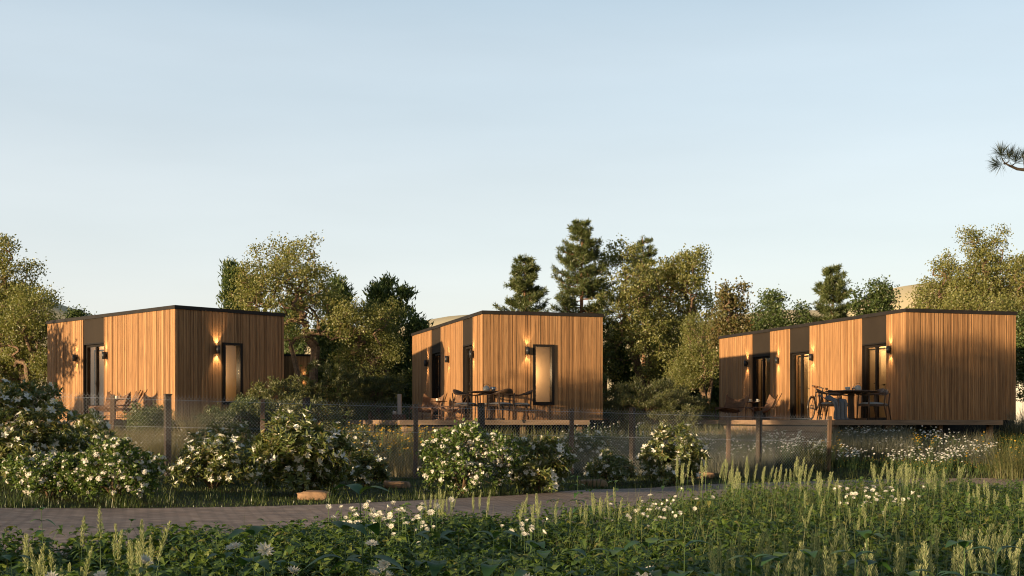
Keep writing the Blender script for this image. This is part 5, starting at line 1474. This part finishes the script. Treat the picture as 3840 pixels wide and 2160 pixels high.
# ------------------------------------------------------------------ light, sky, camera
SUN_EL = R(5.5); SUN_AZ = (-.755, -.656)
w = bpy.data.worlds.new('World'); SC.world = w; w.use_nodes = True
nt = w.node_tree; nt.nodes.clear()
out = nt.nodes.new('ShaderNodeOutputWorld'); bg = nt.nodes.new('ShaderNodeBackground'); sky = nt.nodes.new('ShaderNodeTexSky')
sky.sky_type = 'NISHITA'; sky.sun_disc = False; sky.sun_elevation = SUN_EL; sky.sun_rotation = math.atan2(SUN_AZ[0], SUN_AZ[1])
sky.altitude = 0; sky.air_density = SKY_AIR; sky.dust_density = SKY_DUST; sky.ozone_density = SKY_OZ
# added pale sky gradient with faint cloud noise, dimmed behind the camera: brightest towards the horizon, fading out overhead
tc = nt.nodes.new('ShaderNodeTexCoord'); sp = nt.nodes.new('ShaderNodeSeparateXYZ'); nt.links.new(tc.outputs['Generated'], sp.inputs[0])
rp = nt.nodes.new('ShaderNodeValToRGB'); nt.links.new(sp.outputs['Z'], rp.inputs[0]); rp.color_ramp.interpolation = 'EASE'
el = rp.color_ramp.elements
while len(el) < len(VEIL): el.new(.5)
for q, (p_, c_) in zip(el, VEIL): q.position = p_; q.color = (*c_, 1)
nz = nt.nodes.new('ShaderNodeTexNoise'); mp = nt.nodes.new('ShaderNodeMapping'); mp.inputs['Scale'].default_value = (1.6, 1.6, 9)
nt.links.new(tc.outputs['Generated'], mp.inputs[0]); nt.links.new(mp.outputs[0], nz.inputs['Vector']); nz.inputs['Scale'].default_value = 1.6; nz.inputs['Detail'].default_value = 5
mr = nt.nodes.new('ShaderNodeMapRange'); nt.links.new(nz.outputs['Fac'], mr.inputs[0]); mr.inputs[1].default_value = .3; mr.inputs[2].default_value = .75; mr.inputs[3].default_value = .95*VEIL_K; mr.inputs[4].default_value = 1.06*VEIL_K
vm = nt.nodes.new('ShaderNodeVectorMath'); vm.operation = 'SCALE'; nt.links.new(rp.outputs[0], vm.inputs[0])
my = nt.nodes.new('ShaderNodeMapRange'); my.interpolation_type = 'SMOOTHSTEP'; nt.links.new(sp.outputs['Y'], my.inputs[0]); my.inputs[1].default_value = -.5; my.inputs[2].default_value = .7; my.inputs[3].default_value = .48; my.inputs[4].default_value = 1.0
mm = nt.nodes.new('ShaderNodeMath'); mm.operation = 'MULTIPLY'; nt.links.new(mr.outputs[0], mm.inputs[0]); nt.links.new(my.outputs[0], mm.inputs[1]); nt.links.new(mm.outputs[0], vm.inputs['Scale'])
ad = nt.nodes.new('ShaderNodeVectorMath'); ad.operation = 'ADD'; sk = nt.nodes.new('ShaderNodeVectorMath'); sk.operation = 'SCALE'; sk.inputs['Scale'].default_value = SKY_MIX
nt.links.new(sky.outputs[0], sk.inputs[0]); nt.links.new(sk.outputs[0], ad.inputs[0]); nt.links.new(vm.outputs[0], ad.inputs[1])
nt.links.new(ad.outputs[0], bg.inputs[0]); bg.inputs[1].default_value = SKY_STR
nt.links.new(bg.outputs[0], out.inputs[0])
l = bpy.data.lights.new('sun', 'SUN'); l.energy = SUN_STR; l.color = (1, .74, .44); l.angle = R(.6)
s = bpy.data.objects.new('sun', l); COL.objects.link(s)
D = Vector((-SUN_AZ[0]*math.cos(SUN_EL), -SUN_AZ[1]*math.cos(SUN_EL), -math.sin(SUN_EL)))
s.rotation_euler = D.to_track_quat('-Z', 'Y').to_euler(); s.location = (-20, -20, 20)
cam = bpy.data.cameras.new('camera'); co = bpy.data.objects.new('camera', cam); COL.objects.link(co)
cam.sensor_width = 36; cam.lens = F/3840*36; cam.shift_y = (1575-1080)/3840; cam.clip_start = .1; cam.clip_end = 3000
co.location = (0, 0, EYE); co.rotation_euler = (PI/2, 0, 0)
SC.camera = co
v = SC.view_settings; v.view_transform = 'Standard'; v.look = 'None'; v.exposure = EXPO; v.gamma = 1; v.use_curve_mapping = False
SC.cycles.max_bounces = 8; SC.cycles.transparent_max_bounces = 12; SC.cycles.use_denoising = True
SC.cycles.sample_clamp_indirect = 3
SC.cycles.pixel_filter_type = 'BLACKMAN_HARRIS'; SC.cycles.filter_width = 1.1
SC.cycles.use_denoising = True
